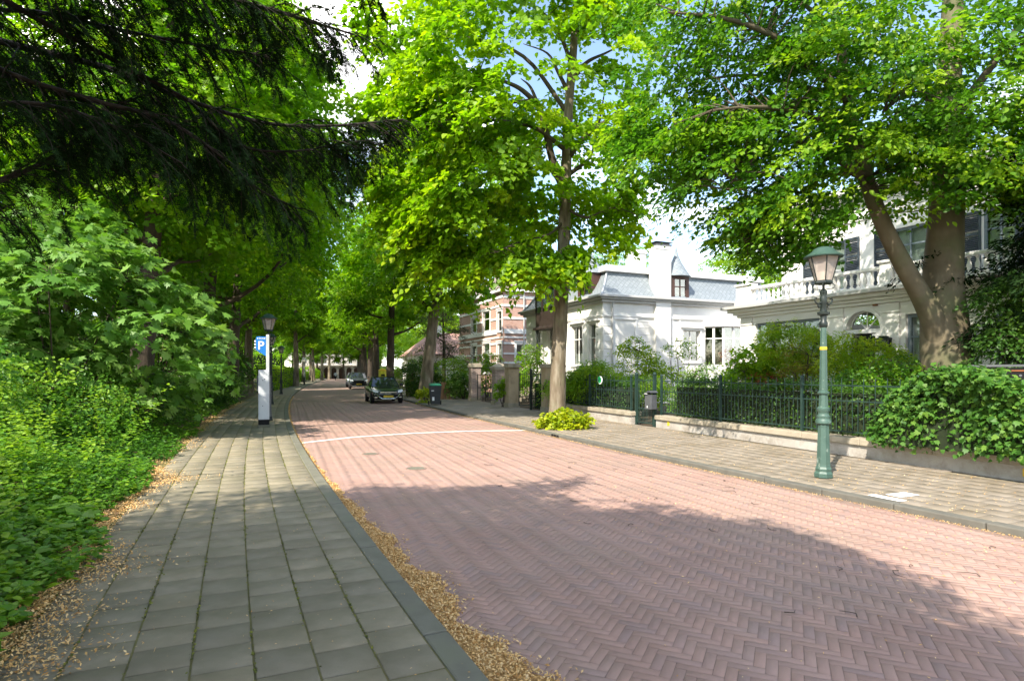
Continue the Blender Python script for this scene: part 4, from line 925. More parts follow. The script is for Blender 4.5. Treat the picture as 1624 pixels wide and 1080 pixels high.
# ------------------------------------------------------------------ gardens on the right
def wp(y, n=0.): return Vector((float(wall_x(y)) - WN.x * n * 1, y - WN.y * n))      # n metres behind the wall face
bush('golden_shrub', 'bright yellow green shrub at the foot of the lime tree', tuple(ray(893, 679, z=.09)), [(0, 0, .2, .72, .5, .32), (.3, -.1, .25, .45, .4, .28), (-.35, 0, .15, .4, .36, .22)], 'gold_leaf', 90, 26, .105, HEART, 121, .2, 6, solo=300, shell=.6, jit=.5, flat=.03)
bush('golden_shrub', 'small yellow green shrub between the leaning tree and the wheeled bin', tuple(ray(676, 638, z=.09)), [(0, -.3, .35, .5, .45, .42)], 'gold_leaf', 40, 26, .1, HEART, 122, .2, 4, jit=.5)
h1 = wp(16.9, .75); h2 = wp(8.6, .75)
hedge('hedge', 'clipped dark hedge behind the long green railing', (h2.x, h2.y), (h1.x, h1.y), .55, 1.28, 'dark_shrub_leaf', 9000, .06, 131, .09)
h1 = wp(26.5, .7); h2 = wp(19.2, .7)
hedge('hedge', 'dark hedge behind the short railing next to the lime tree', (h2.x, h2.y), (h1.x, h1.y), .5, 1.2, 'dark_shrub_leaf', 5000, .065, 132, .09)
def gb(px, d, z=.09): return ((px - CX) / FPX * d, d, z)
FERN = [(0, 0, 1.35, 1.1, .9, .45), (.9, .2, 1.2, .8, .7, .35), (-.9, 0, 1.25, .8, .7, .4), (0, 0, .7, .7, .6, .5)]
bush('sumac_shrub', 'feathery bright green shrub spreading over the short railing', gb(945, 22.3), FERN + [(1.6, -.6, 1.15, .9, .6, .35), (-.2, -.5, 1.75, .7, .6, .3)], 'bright_leaf', 260, 60, .13, LANCE, 141, .42, 6, droop=.55, jit=.4)
bush('airy_shrub', 'airy small leaved shrub in front of the white villa wall', gb(1012, 24), [(0, 0, 1.9, 1.0, .8, .8), (1.0, .3, 1.5, .9, .8, .7), (-.2, 0, 2.6, .6, .6, .4), (.4, 0, .9, .9, .8, .6)], 'acer_leaf', 170, 40, .085, OVAL, 142, .32, 6, jit=.7)
bush('pruned_tree', 'small pollarded tree with a dark knob before the villa window', gb(1073, 26), [(0, 0, 2.75, .75, .6, .5), (.5, 0, 2.3, .4, .4, .35)], 'bright_leaf', 26, 22, .085, OVAL, 143, .22, 3, cat='small tree')
bush('rose_bush', 'rounded green bush with pale flowers behind the long railing', gb(1130, 20), [(0, 0, 1.35, 1.1, .8, .65), (.9, 0, 1.2, .7, .7, .55), (-.6, 0, .8, .9, .8, .6)], 'hydrangea_leaf', 160, 40, .075, OVAL, 144, .3, 6)
bush('red_acer', 'dark red leaved bush between the two white houses', gb(1163, 21.2), [(0, 0, 2.15, .42, .4, .35), (.25, 0, 1.8, .35, .35, .25)], 'red_leaf', 26, 30, .06, LANCE, 145, .2, 3)
bush('leafy_shrub', 'leafy green shrub before the corner of the balcony house', gb(1205, 17.5), [(0, 0, 2.0, .75, .6, .6), (.5, 0, 1.5, .7, .6, .6), (-.5, 0, 1.4, .7, .6, .5), (0, 0, .9, .9, .7, .5)], 'bright_leaf', 160, 44, .095, HEART, 146, .28, 5)
bush('japanese_maple', 'layered yellow green Japanese maple before the balcony house window', gb(1268, 16.2), [(0, 0, 2.6, .95, .7, .3), (-.55, 0, 2.75, .6, .5, .2), (.5, 0, 1.95, .8, .7, .35), (-.4, 0, 2.1, .6, .6, .3)], 'acer_leaf', 130, 70, .10, LANCE, 147, .30, 4, droop=.45, jit=.35, cat='small tree')
bush('japanese_maple', 'brownish Japanese maple in front of the layered green one', gb(1262, 15.2), [(0, 0, 1.85, .6, .5, .5), (.3, 0, 1.4, .6, .5, .4)], 'acer_red', 34, 50, .065, LANCE, 148, .22, 4, droop=.4, jit=.4, cat='small tree')
bush('japanese_maple', 'golden Japanese maple before the arched front door', gb(1368, 14.6), [(-.2, 0, 2.35, .55, .5, .25), (.2, 0, 2.0, .85, .6, .3), (-.5, 0, 1.8, .6, .5, .3), (.1, 0, 1.5, .8, .6, .3)], 'acer_leaf', 150, 70, .095, LANCE, 149, .28, 4, droop=.45, jit=.35, cat='small tree')
bush('round_shrub', 'rounded dark green shrub between the golden maple and the beech', gb(1412, 13.0), [(0, 0, 1.35, .95, .7, .65), (.5, .1, 1.1, .6, .6, .5), (-.7, 0, 1.2, .6, .6, .5)], 'beech_leaf', 190, 46, .07, OVAL, 150, .24, 5)
bush('flowering_shrub', 'pink flowered bush behind the long railing', gb(1215, 16.8), [(0, 0, 1.35, .45, .4, .3)], 'red_leaf', 14, 22, .06, OVAL, 151, .2, 3)
bush('leafy_shrub', 'tall bright shrub beside the sandstone gate pillar', gb(838, 31), [(0, 0, 1.5, 1.0, .9, .8), (.2, 0, 2.4, .7, .7, .6), (-.6, 0, 1.0, .7, .7, .6)], 'bright_leaf', 110, 34, .11, RHOMB, 152, .36, 5)
bush('leafy_shrub', 'small green shrub growing at the foot of the brick gate pillar', gb(798, 27.6), [(0, 0, .75, .4, .35, .35), (.1, 0, 1.05, .25, .25, .3)], 'bright_leaf', 40, 26, .09, HEART, 153, .2, 4)
bush('fern', 'green fern hanging from the brown gate pillar', gb(866, 23.5, .9), [(0, 0, .2, .28, .25, .25)], 'bright_leaf', 16, 26, .1, LANCE, 154, .22, 3, droop=.6)
bush('hydrangea', 'rounded hydrangea with pale heads beside the brick gate pillar', gb(735, 36), [(0, 0, .75, 1.05, .9, .75), (-.3, 0, 1.0, .7, .7, .6)], 'hydrangea_leaf', 130, 34, .12, HEART, 155, .34, 5)
bush('bamboo_clump', 'tall soft green shrub behind the hydrangea', gb(712, 40), [(0, 0, 1.5, 1.7, 1.2, 1.0), (.8, 0, 1.9, 1.0, 1.0, .8)], 'bright_leaf', 150, 34, .14, LANCE, 156, .45, 6)
bush('leafy_shrub', 'green shrub in the brick house garden behind the iron gate', gb(772, 38), [(0, 0, 1.3, 1.1, 1.0, 1.0), (.2, 0, 2.3, .7, .7, .6)], 'bright_leaf', 110, 32, .12, RHOMB, 157, .4, 5)
bush('gold_conifer', 'feathery golden conifer beside the leaning street tree', gb(644, 40), [(0, 0, 1.2, .75, .75, 1.0), (0, 0, 2.4, .5, .5, .8), (.8, .6, 1.2, .7, .7, 1.0)], 'gold_conifer', 130, 40, .13, LANCE, 158, .32, 4)
bush('evergreen_shrub', 'dark evergreen behind the leaning street tree', gb(662, 38.5), [(0, 0, 1.4, .8, .8, 1.3), (.7, .5, 1.1, .9, .8, 1.0)], 'dark_shrub_leaf', 150, 36, .12, OVAL, 159, .36, 4)
# dark spreading pine in the brick house garden
def pine(name, label, base, h, r, m, seed, n=15):
    rng = np.random.default_rng(seed); b = np.asarray(base, float); root = thing(name, label, 'tree', tuple(base))
    T = curve([b, b + (.1, 0, h * .4), b + (0, .1, h)], 8); TR = np.linspace(.2, .04, len(T)); L = []; C = []
    for k in range(n):
        z = h * (.3 + .68 * k / n); i = np.argmin(abs(T[:, 2] - b[2] - z)); a = k * 2.4 + rng.normal(0, .3); ln = r * (1.05 - .7 * (k / n)) * rng.uniform(.75, 1.15)
        l = limb_from(rng, T[i], (math.cos(a), math.sin(a), .12), ln, .045, .1, 6); L.append(l)
        for q in range(2, 7): C.append(l[0][q] + rng.normal(0, .12, 3)); C.append(l[0][q] + rng.normal(0, .3, 3))
    C = np.array(C)
    link('trunk', tubes_mesh('trunk', [(T, TR)], base, 10), 'bark_dark', root); link('branches', tubes_mesh('branches', L + twigs_to(rng, C, L, .008), base, 6), 'bark_dark', root)
    A = spray_leaves(rng, C, b + (0, 0, h * .5), .42, 60 if n < 20 else 130, .12, .15, jit=.8); link('crown', leaf_mesh('crown', *A[:4], LANCE, A[4], base), m, root)
pine('pine_tree', 'dark spreading pine in front of the red brick house', gb(702, 43), 6.2, 2.9, 'conifer_needle', 161)
pine('garden_conifer', 'dark conifer at the right edge beside the beech trunk', gb(1690, 11.4), 6.4, 1.7, 'yew_needle', 162, 30)
bush('holly_bush', 'glossy dark evergreen bush below the conifer beside the beech', gb(1640, 11.2), [(-.3, 0, 1.9, .75, .6, .8), (-.1, .4, 2.8, .7, .6, .8), (.5, 0, 2.7, .8, .6, .9)], 'dark_shrub_leaf', 200, 44, .075, OVAL, 163, .3, 5)
# ivy over the wall
rng = np.random.default_rng(171); yi0, yi1 = 5.6, 10.75
base = (float(wall_x(8.8)), 8.8, .4); root = thing('ivy', 'thick ivy tumbling over the garden wall in front of the beech', 'ivy', base)
n = 8200; y = rng.uniform(yi0, yi1, n); f = rng.random(n)
top = np.interp(y, [5.6, 7.5, 8.0, 8.5, 9.0, 9.6, 10.1, 10.5, 10.75], [1.2, 1.24, 1.28, 1.46, 1.68, 1.74, 1.5, 1.15, .7])
a = f * 2.2                                     # 0 foot of the front, then up and over the top
bul = .16 + .12 * np.sin(y * 2.3) + .08 * np.sin(y * 5.1 + 1) + .07 * np.sin(f * 9 + y * 3)
z = .46 + (top - .46) * np.sin(np.clip(a, 0, math.pi / 2)); out_ = np.where(a < 1.57, (bul + .10) * (.25 + .75 * np.sin(np.clip(a, 0, 1.57))), bul - (a - 1.57) * .9)
P = np.column_stack([wall_x(y) + WN.x * out_, y + WN.y * out_, z]) + rng.normal(0, .05, (n, 3))
N = np.column_stack([WN.x * np.cos(a * .8) + 0 * y, WN.y * np.cos(a * .8), .35 + np.sin(a)]) + rng.normal(0, .38, (n, 3)); D = np.column_stack([rng.normal(0, .5, n), rng.normal(0, .5, n) - .2, rng.normal(-.55, .4, n)])
foliage_thing(root, P, D, N, .088 * rng.uniform(.6, 1.25, n), IVY, np.clip(rng.normal(.45, .27, n), 0, 1), 'ivy_leaf', base, 300, 'ivy_leaves', 'ivy_leaf')
q = []
for k in range(40):
    yy = rng.uniform(yi0, yi1); tp = float(np.interp(yy, [5.6, 8.9, 9.6, 10.75], [1.1, 1.34, 1.5, .7])); st = np.array([float(wall_x(yy)) + .1, yy, .45]); q.append((curve([st, st + (WN.x * .12, WN.y * .12, (tp - .45) * .5), st + (WN.x * .05, WN.y * .05 + .2, tp - .5)], 4), np.linspace(.012, .005, 9)))
link('stems', tubes_mesh('stems', q, base, 5), 'bark_dark', root)
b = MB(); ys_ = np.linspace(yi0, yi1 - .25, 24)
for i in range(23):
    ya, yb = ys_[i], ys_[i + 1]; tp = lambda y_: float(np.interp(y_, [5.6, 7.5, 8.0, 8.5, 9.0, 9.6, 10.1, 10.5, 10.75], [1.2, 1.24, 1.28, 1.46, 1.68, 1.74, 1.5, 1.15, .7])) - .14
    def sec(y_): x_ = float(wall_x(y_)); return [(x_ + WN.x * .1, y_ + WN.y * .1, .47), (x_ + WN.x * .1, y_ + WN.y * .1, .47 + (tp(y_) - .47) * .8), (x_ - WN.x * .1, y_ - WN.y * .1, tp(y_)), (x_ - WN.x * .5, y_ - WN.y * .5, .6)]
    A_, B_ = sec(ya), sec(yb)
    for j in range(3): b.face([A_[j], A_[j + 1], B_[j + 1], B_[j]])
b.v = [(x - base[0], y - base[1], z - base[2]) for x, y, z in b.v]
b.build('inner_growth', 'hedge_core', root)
# ------------------------------------------------------------------ house building kit
def wall(parent, f, u0, u1, z0, z1, ops, m, rec=.18, name='wall', uv=False):
    us = sorted({u0, u1} | {o[0] for o in ops} | {o[1] for o in ops}); zs = sorted({z0, z1} | {o[2] for o in ops} | {o[3] for o in ops}); b = MB(f)
    for i in range(len(us) - 1):
        for j in range(len(zs) - 1):
            cu, cz = (us[i] + us[i + 1]) / 2, (zs[j] + zs[j + 1]) / 2
            if any(o[0] < cu < o[1] and o[2] < cz < o[3] for o in ops): continue
            b.face([(us[i], 0, zs[j]), (us[i + 1], 0, zs[j]), (us[i + 1], 0, zs[j + 1]), (us[i], 0, zs[j + 1])])
    for a, c, d, e in [o[:4] for o in ops]:
        b.face([(a, 0, d), (a, -rec, d), (a, -rec, e), (a, 0, e)]); b.face([(c, 0, d), (c, -rec, d), (c, -rec, e), (c, 0, e)])
        b.face([(a, 0, e), (a, -rec, e), (c, -rec, e), (c, 0, e)]); b.face([(a, 0, d), (a, -rec, d), (c, -rec, d), (c, 0, d)])
    return b.build(name, m, parent, uv=uv)
def window(parent, f, u0, u1, z0, z1, cols=(.5,), rows=(.65,), rec=.16, fw=.055, mf='trim_white', sill=True, blind=None, msill=None, name='window'):
    b = MB(f); e = .002; w0, w1 = -rec, -rec + .06
    b.box(u0 + e, u0 + fw, w0, w1, z0 + e, z1 - e); b.box(u1 - fw, u1 - e, w0, w1, z0 + e, z1 - e)
    b.box(u0 + fw, u1 - fw, w0, w1, z1 - fw, z1 - e); b.box(u0 + fw, u1 - fw, w0, w1, z0 + e, z0 + fw)
    cu = [u0 + fw] + [u0 + (u1 - u0) * c for c in cols] + [u1 - fw]; cz = [z0 + fw] + [z0 + (z1 - z0) * r for r in rows] + [z1 - fw]
    for c in cu[1:-1]: b.box(c - .022, c + .022, w0 + .008, w1 - .006, z0 + fw, z1 - fw)
    for z in cz[1:-1]: b.box(u0 + fw, u1 - fw, w0 + .004, w1 - .003, z - .025, z + .025)
    o = b.build(name, mf, parent)
    for i in range(len(cu) - 1):
        for j in range(len(cz) - 1):
            p = MB(f); p.box(cu[i], cu[i + 1], w0 + .02, w0 + .026, cz[j], cz[j + 1]); p.build('pane', 'glass', o)
    if sill:
        s = MB(f); s.box(u0 - .06, u1 + .06, -rec + .061, .07, z0 - .075, z0 - .003); s.build('sill', msill or mf, o)
    if blind:
        s = MB(f); s.box(u0 + fw, u1 - fw, w0 - .10, w0 - .085, z0 + (z1 - z0) * blind[0], z0 + (z1 - z0) * blind[1]); s.build('blind', 'blind', o)
    return o
def surround(parent, f, u0, u1, z0, z1, m='trim_white', wd=.12, hood=.1):
    b = MB(f); b.box(u0 - wd, u0 - .003, .003, .04, z0, z1 + wd); b.box(u1 + .003, u1 + wd, .003, .04, z0, z1 + wd); b.box(u0 - .003, u1 + .003, .003, .04, z1 + .003, z1 + wd)
    b.box(u0 - wd - .06, u1 + wd + .06, .003, .04 + hood, z1 + wd + .002, z1 + wd + .09); return b.build('window_surround', m, parent)
def cornice(parent, f, u0, u1, prof, m, name='cornice'):
    b = MB(f)
    for w_, z0, z1 in prof: b.box(u0 - w_, u1 + w_, -.05, w_, z0, z1)
    return b.build(name, m, parent, bevel=.012)

# ------------------------------------------------------------------ white villa with mansard roof
O1 = (4.55, 30.0); A1 = (.9207, .3904); B1 = (-.3904, .9207)
h1 = thing('white_villa', 'white plastered villa with blue grey mansard roof and tall white chimney', 'house', (O1[0], O1[1], 0.06), math.atan2(A1[1], A1[0]))
fs = lambda u, w_, z: (u, -w_, z); ff = lambda u, w_, z: (-w_, u, z)
def su(px): return on_line(px, O1, A1)
def fu(px): return on_line(px, O1, B1)
ZE = zat(472, 30) - .06; LS, LF = 11.5, 9.3; ZT = 7.05
def rect(fn, a, b, y0, y1):
    ua, da = fn(a); ub, db = fn(b); d = (da + db) / 2; u0, u1 = sorted((ua, ub)); return [u0, u1, zat(y1, d) - .06, zat(y0, d) - .06]
wa = rect(su, 1083, 1110, 524, 574); bay = rect(su, 1119, 1176, 520, 580)
wall(h1, fs, 0, LS, 0, ZE, [wa, [bay[0], bay[1] + .3, bay[2], bay[3]]], 'plaster')
fw = [rect(fu, 934, 950, 513, 566), rect(fu, 907, 924, 517, 566), rect(fu, 869, 880, 521, 570), rect(fu, 850, 859, 525, 572)]
for r in fw: r[2] = 2.0; 
wall(h1, ff, 0, LF, 0, ZE, fw, 'plaster')
b = MB(); b.face([(LS, 0, 0), (LS, LF, 0), (LS, LF, ZE), (LS, 0, ZE)]); b.face([(0, LF, 0), (LS, LF, 0), (LS, LF, ZE), (0, LF, ZE)]); b.build('wall', 'plaster', h1)
window(h1, fs, *wa, cols=(.5,), rows=(.55,)); surround(h1, fs, *wa)
for r in fw: window(h1, ff, *r, cols=(.5,), rows=(.66,), blind=(.0, .3)); surround(h1, ff, *r)
# bay window
bx0, bx1, bz0, bz1 = bay; bx1 += .9
b = MB(fs); pr = .75; c_ = .55
pl_ = [(bx0 - .1, .003), (bx0 + c_, pr), (bx1, pr), (bx1, .003)]
b.prism([(x, y, .0) for x, y in pl_], [(x, y, bz0 - .02) for x, y in pl_]); bo = b.build('bay_window', 'plaster', h1)
pl2 = [(bx0 - .22, .003), (bx0 + c_ - .05, pr + .12), (bx1 + .1, pr + .12), (bx1 + .1, .003)]
b = MB(fs); b.prism([(x, y, bz1) for x, y in pl2], [(x, y, bz1 + .32) for x, y in pl2]); b.build('bay_roof', 'trim_white', bo, bevel=.02)
segs = [((bx0 - .1, .003), (bx0 + c_, pr), 2), ((bx0 + c_, pr), (bx1, pr), 4)]
for (p, q, nc) in segs:
    dx, dy = q[0] - p[0], q[1] - p[1]; ln = math.hypot(dx, dy); dx /= ln; dy /= ln
    g = lambda u, w_, z, p=p, dx=dx, dy=dy: (p[0] + dx * u - dy * w_ * 1, -(p[1] + dy * u + dx * w_), z)
    for k in range(nc):
        window(bo, g, ln * k / nc + .01, ln * (k + 1) / nc - .01, bz0, bz1, (), (.7,), .06, .05, sill=False, name='casement')
# false window panels, bands, quoins
for a, c in ((973, 1008), (1066, 1077)):
    r = rect(su, a, c, 507, 575); b = MB(fs); b.box(r[0] - .06, r[0] + .04, .004, .05, 1.5, r[3]); b.box(r[1] - .04, r[1] + .06, .004, .05, 1.5, r[3]); b.box(r[0] - .1, r[1] + .1, .004, .07, r[3] + .002, r[3] + .1); b.build('panel_frame', 'trim_white', h1)
zb = zat(502, 30) - .06
for f, l in ((fs, LS), (ff, LF)):
    b = MB(f); b.box(.0 if f is ff else .07, l, .004, .06, zb, zb + .09); b.box(.0 if f is ff else .09, l, .06, .085, zb + .05, zb + .09); b.build('band', 'trim_white', h1)
    b = MB(f); b.box(.0 if f is ff else .13, l, .004, .12, .0, .85); b.build('plinth', 'grey_trim', h1)
for k in range(9):
    z0 = .9 + k * .38
    for f in (fs, ff):
        b = MB(f); b.box(.003 if f is fs else .05, .62, .003, .035, z0, z0 + .35); b.build('quoin', 'plaster', h1, bevel=.012)
b = MB(fs)
for z in (3.2, 3.55, 3.9, 4.22):
    for a, c in ((1009, 1032),): u0, u1 = su(a)[0], su(c)[0]; b.box(u0 + .2, u1 - .05, .003, .012, z, z + .02)
b.build('joint_line', 'grey_trim', h1)
# eaves and gutter
b = MB()
for e, z0, z1 in ((.16, ZE - .22, ZE - .08), (.30, ZE - .08, ZE + .02), (.42, ZE + .02, ZE + .14)): b.box(-e, LS + e, -e, LF + e, z0, z1)
b.build('eaves', 'grey_trim', h1, bevel=.015)
# mansard
zr0, zr1 = ZE + .14, ZT - .25; i0, i1 = -.18, .62
def ringp(i, z): return [(i, i, z), (LS - i, i, z), (LS - i, LF - i, z), (i, LF - i, z)]
Rm = [ringp(i0, zr0), ringp(.18, zr0 + .45), ringp(.42, (zr0 + zr1) / 2 + .2), ringp(i1, zr1)]
b = MB()
for a, c in zip(Rm[:-1], Rm[1:]):
    for k in range(4): b.face([a[k], a[(k + 1) % 4], c[(k + 1) % 4], c[k]])
roof = b.build('mansard_roof', 'slate', h1, uv=True)
b = MB()
for k in (0, 1, 3):
    pts = [Vector(r[k]) + Vector((-.01 if k != 1 else .01, -.01 if k != 3 else .01, .01)) for r in Rm]; b.tube(pts, .05, 6)
b.build('hip_roll', 'zinc', roof)
b = MB(); b.box(i1 - .22, LS - i1 + .22, i1 - .22, LF - i1 + .22, zr1 + .002, zr1 + .16); b.box(i1 - .1, LS - i1 + .1, i1 - .1, LF - i1 + .1, zr1 + .16, zr1 + .34); b.build('roof_cornice', 'trim_white', roof, bevel=.02)
b = MB(); q = ringp(i1 - .05, zr1 + .342); t_ = (LS / 2, LF / 2, zr1 + .7)
for k in range(4): b.face([q[k], q[(k + 1) % 4], t_])
b.build('roof_top', 'zinc', roof)
# chimneys
u0, d0 = su(1037); u1, d1 = su(1060.5); zc = zat(389, d0) - .06
b = MB(fs); b.box(u0, u1, -.42, .2, 0, zc); b.box(u0 - .03, u1 + .03, -.45, .23, zc - .22, zc - .1); ch = b.build('chimney', 'plaster', h1)
b = MB(fs); b.box(u0 - .05, u1 + .05, -.47, .25, zc + .002, zc + .05); b.box(u0 + .06, u1 - .06, -.36, .14, zc + .05, zc + .15); b.prism([(u0 - .1, -.52, zc + .15), (u1 + .1, -.52, zc + .15), (u1 + .1, .3, zc + .15), (u0 - .1, .3, zc + .15)], [(u0 + .2, -.2, zc + .24), (u1 - .2, -.2, zc + .24), (u1 - .2, .0, zc + .24), (u0 + .2, .0, zc + .24)]); b.build('chimney_cap', 'slate_plastic', ch)
b = MB(); b.box(2.9, 3.75, 1.6, 2.3, zr1 + .3, zat(396, 32.5)); b.box(2.85, 3.8, 1.55, 2.35, zat(402, 32.5), zat(398, 32.5)); b.build('chimney', 'plaster', h1)
# dormer with witch hat roof (side)
u0, d0 = su(1064); u1, d1 = su(1090); zd0, zd1 = zat(478, d0) - .05, zat(438, d0) - .05
f_d = lambda u, w_, z: (u, -w_ - .02, z)
b = MB(fs); b.box(u0, u1, -.8, .05, zd0, zd1); 
dm = MB(fs); dm.box(u0 - .03, u0 + .12, -.9, .1, zd0, zd1); dm.box(u1 - .12, u1 + .03, -.9, .1, zd0, zd1); dm.box(u0 + .12, u1 - .12, -.9, .1, zd1 - .1, zd1); dm.box(u0 + .12, u1 - .12, -.9, .1, zd0, zd0 + .08); dob = dm.build('dormer', 'wood_dark', h1)
window(dob, lambda u, w_, z: (u, -(w_ + .14), z), u0 + .12, u1 - .12, zd0 + .08, zd1 - .1, (.5,), (.6,), .1, .06, 'wood_dark', sill=False, blind=(0, 1))
b = MB(); cx_ = (u0 + u1) / 2; wd = (u1 - u0) / 2 + .16
b.lathe([(wd * 1.12, zd1), (wd * 1.02, zd1 + .10), (wd * .8, zd1 + .32), (wd * .42, zd1 + .75), (wd * .16, zd1 + 1.15), (.02, zd1 + 1.6)], 10, (cx_, .25, 0)); b.build('dormer_roof', 'slate', dob, uv=True, smooth=True)
# dormer (front)
v0, e0 = fu(938); v1, e1 = fu(918); za, zb_ = zat(478, e0), zat(434, e0)
dm = MB(ff); dm.box(v0 - .03, v0 + .12, -.9, .05, za, zb_); dm.box(v1 - .12, v1 + .03, -.9, .05, za, zb_); dm.box(v0 + .12, v1 - .12, -.9, .05, zb_ - .1, zb_); dm.box(v0 + .12, v1 - .12, -.9, .05, za, za + .08); do2 = dm.build('dormer', 'wood_dark', h1)
window(do2, lambda u, w_, z: (-(w_ + .1), u, z), v0 + .12, v1 - .12, za + .08, zb_ - .1, (.5,), (.6,), .1, .06, 'wood_dark', sill=False)
b = MB(); b.lathe([((v1 - v0) * .62, zb_), ((v1 - v0) * .4, zb_ + .4), (.04, zb_ + 1.2)], 10, (.3, (v0 + v1) / 2, 0)); b.build('dormer_roof', 'slate', do2, uv=True, smooth=True)
# wooden porch oriel with its dark post
v0, e0 = fu(897); v1, e1 = fu(866); zo0, zo1, zo2 = zat(515, e0), zat(492, e0), zat(452, e0)
b = MB(ff); b.box(v0, v1, -.3, .70, zo0 - .1, zo1 - .05); orl = b.build('oriel', 'oriel_wood', h1, bevel=.015)
b = MB(ff); b.box(v0 - .12, v1 + .12, -.1, .83, zo0 - .25, zo0 - .102); b.build('oriel_base', 'oriel_wood', orl, bevel=.015)
b = MB(ff); b.box(v0 - .05, v1 + .05, -.3, .75, zo2, zo2 + .14); b.build('oriel_roof', 'oriel_wood', orl, bevel=.015)
b = MB(ff)
for k in range(4): u = v0 + (v1 - v0) * k / 3; b.box(u - .05, u + .05, .62, .70, zo1 - .05, zo2)
for w_ in (.0, .3): b.box(v0, v0 + .08, w_, w_ + .08, zo1 - .05, zo2)
b.box(v0 - .01, v1 + .01, .61, .71, zo2 - .12, zo2 - .003); b.build('oriel_post', 'oriel_wood', orl)
for k in range(3):
    b = MB(ff); u = v0 + (v1 - v0) * k / 3; b.box(u + .05, u + (v1 - v0) / 3 - .05, 0.65, .66, zo1 - .05, zo2 - .12); b.build('pane', 'glass', orl)
b = MB(ff); b.box(v0 + .02, v0 + .03, .1, .6, zo1 - .05, zo2 - .1); b.build('pane', 'glass', orl)
for v in (v0 + .15, v1 - .15):
    b = MB(ff); b.lathe([(.09, 1.2), (.09, 1.4), (.055, 1.5), (.05, zo0 - .5), (.08, zo0 - .42), (.11, zo0 - .252)], 10, (v, .66, 0)); b.build('porch_post', 'dark_iron', h1)
b = MB(ff)
for k in range(6): b.box(v0, v1, .02 + 0 * k, 2.6 - k * .27, .0 + k * .19, .19 + k * .19)
b.build('porch_steps', 'stone', h1)
b = MB(ff)
for v in (v0 - .1, v1 + .1): b.tube([(v, 2.7, .9), (v, 1.1, 2.05), (v, .1, 2.1)], .05, 6); b.tube([(v, 2.7, .0), (v, 2.7, .9)], .05, 6); b.tube([(v, 1.1, .0), (v, 1.1, 2.05)], .05, 6)
b.build('stair_rail', 'stone', h1)
u = su(970)[0]; b = MB(fs); b.tube([(u, .1, .2), (u, .1, ZE - .2)], .045, 8); b.build('downpipe', 'grey_trim', h1)

# ------------------------------------------------------------------ white house with balustraded balcony
O2 = Vector((8.41, 22.0)); A2 = Vector((.48, -1.0)).normalized(); N2 = Vector((-A2.y, A2.x))    # N2 into the house
h2 = thing('balcony_house', 'cream white house with balustraded balcony and dark slatted shutters behind the beech', 'house', (O2.x, O2.y, .09), math.atan2(A2.y, A2.x))
SB2 = 1.35
f2 = lambda u, w_, z: (u, -w_, z); f3 = lambda u, w_, z: (u, SB2 - w_, z)
def lu(px): return on_line(px, O2, A2)
OU = O2 + N2 * SB2
def uu(px): return on_line(px, OU, A2)
def z2(py, d): return zat(py, d) - .09
LEN = 15.0; ZC = z2(505, lu(1175)[1]); ZG = z2(487, lu(1172)[1])
w1 = rect(lu, 1198, 1300, 513, 585); w1[2] = 1.0; w1[3] = z2(513, lu(1200)[1])
dr = rect(lu, 1343, 1397, 495, 640); dr[2] = .35; w2 = rect(lu, 1436, 1480, 498, 578); w2[2] = .95
w3 = [w2[1] + 1.4, w2[1] + 2.9, .95, w2[3]]; w4 = [w3[1] + 1.6, w3[1] + 3.1, .95, w2[3]]
uc = (dr[0] + dr[1]) / 2; rad = (dr[1] - dr[0]) / 2; zsp = dr[3] - rad
wall(h2, f2, 0, LEN, 0, ZC, [w1, dr, w2, w3, w4], 'cream_plaster', .3)
b = MB(f2); K = 16
for s_ in (-1, 1):
    P = [(uc + s_ * rad * math.cos(math.pi / 2 * k / K), zsp + rad * math.sin(math.pi / 2 * k / K)) for k in range(K + 1)] + [(uc + s_ * rad, dr[3])]
    for w_ in (-.001, -.3): b.face([(x, w_, z) for x, z in P])
    for k in range(K): b.face([(P[k][0], -.001, P[k][1]), (P[k + 1][0], -.001, P[k + 1][1]), (P[k + 1][0], -.3, P[k + 1][1]), (P[k][0], -.3, P[k][1])])
b.build('arch_wall', 'cream_plaster', h2)
b = MB(f2)
for k in range(24):
    a, c = math.pi * k / 24, math.pi * (k + 1) / 24; r0, r1 = rad + .0, rad + .1
    b.prism([(uc + r0 * math.cos(a), .002, zsp + r0 * math.sin(a)), (uc + r1 * math.cos(a), .002, zsp + r1 * math.sin(a)), (uc + r1 * math.cos(c), .002, zsp + r1 * math.sin(c)), (uc + r0 * math.cos(c), .002, zsp + r0 * math.sin(c))],
            [(uc + r0 * math.cos(a), .05, zsp + r0 * math.sin(a)), (uc + r1 * math.cos(a), .05, zsp + r1 * math.sin(a)), (uc + r1 * math.cos(c), .05, zsp + r1 * math.sin(c)), (uc + r0 * math.cos(c), .05, zsp + r0 * math.sin(c))])
b.build('arch_moulding', 'trim_white', h2)
b = MB(f2); b.box(uc - rad, uc + rad, -.3, .04, zsp - .14, zsp - .02); b.box(dr[0], dr[0] + .14, -.3, .03, .35, zsp - .14); b.box(dr[1] - .14, dr[1], -.3, .03, .35, zsp - .14)
for k in range(6):
    for s_ in (-1, 1): b.box(uc + s_ * (rad - .14 - .02) - .09 + .0, uc + s_ * (rad - .14 - .02) + .09, -.25, .02, zsp - .2 - k * .03, zsp - .17 - k * .03) if k < 2 else None
df = b.build('door_frame', 'trim_white', h2)
b = MB(f2); fan = [(uc + (rad - .01) * math.cos(math.pi * k / 20), -.2, zsp + (rad - .01) * math.sin(math.pi * k / 20)) for k in range(21)]; b.face(fan); b.build('fanlight', 'glass', df)
b = MB(f2)
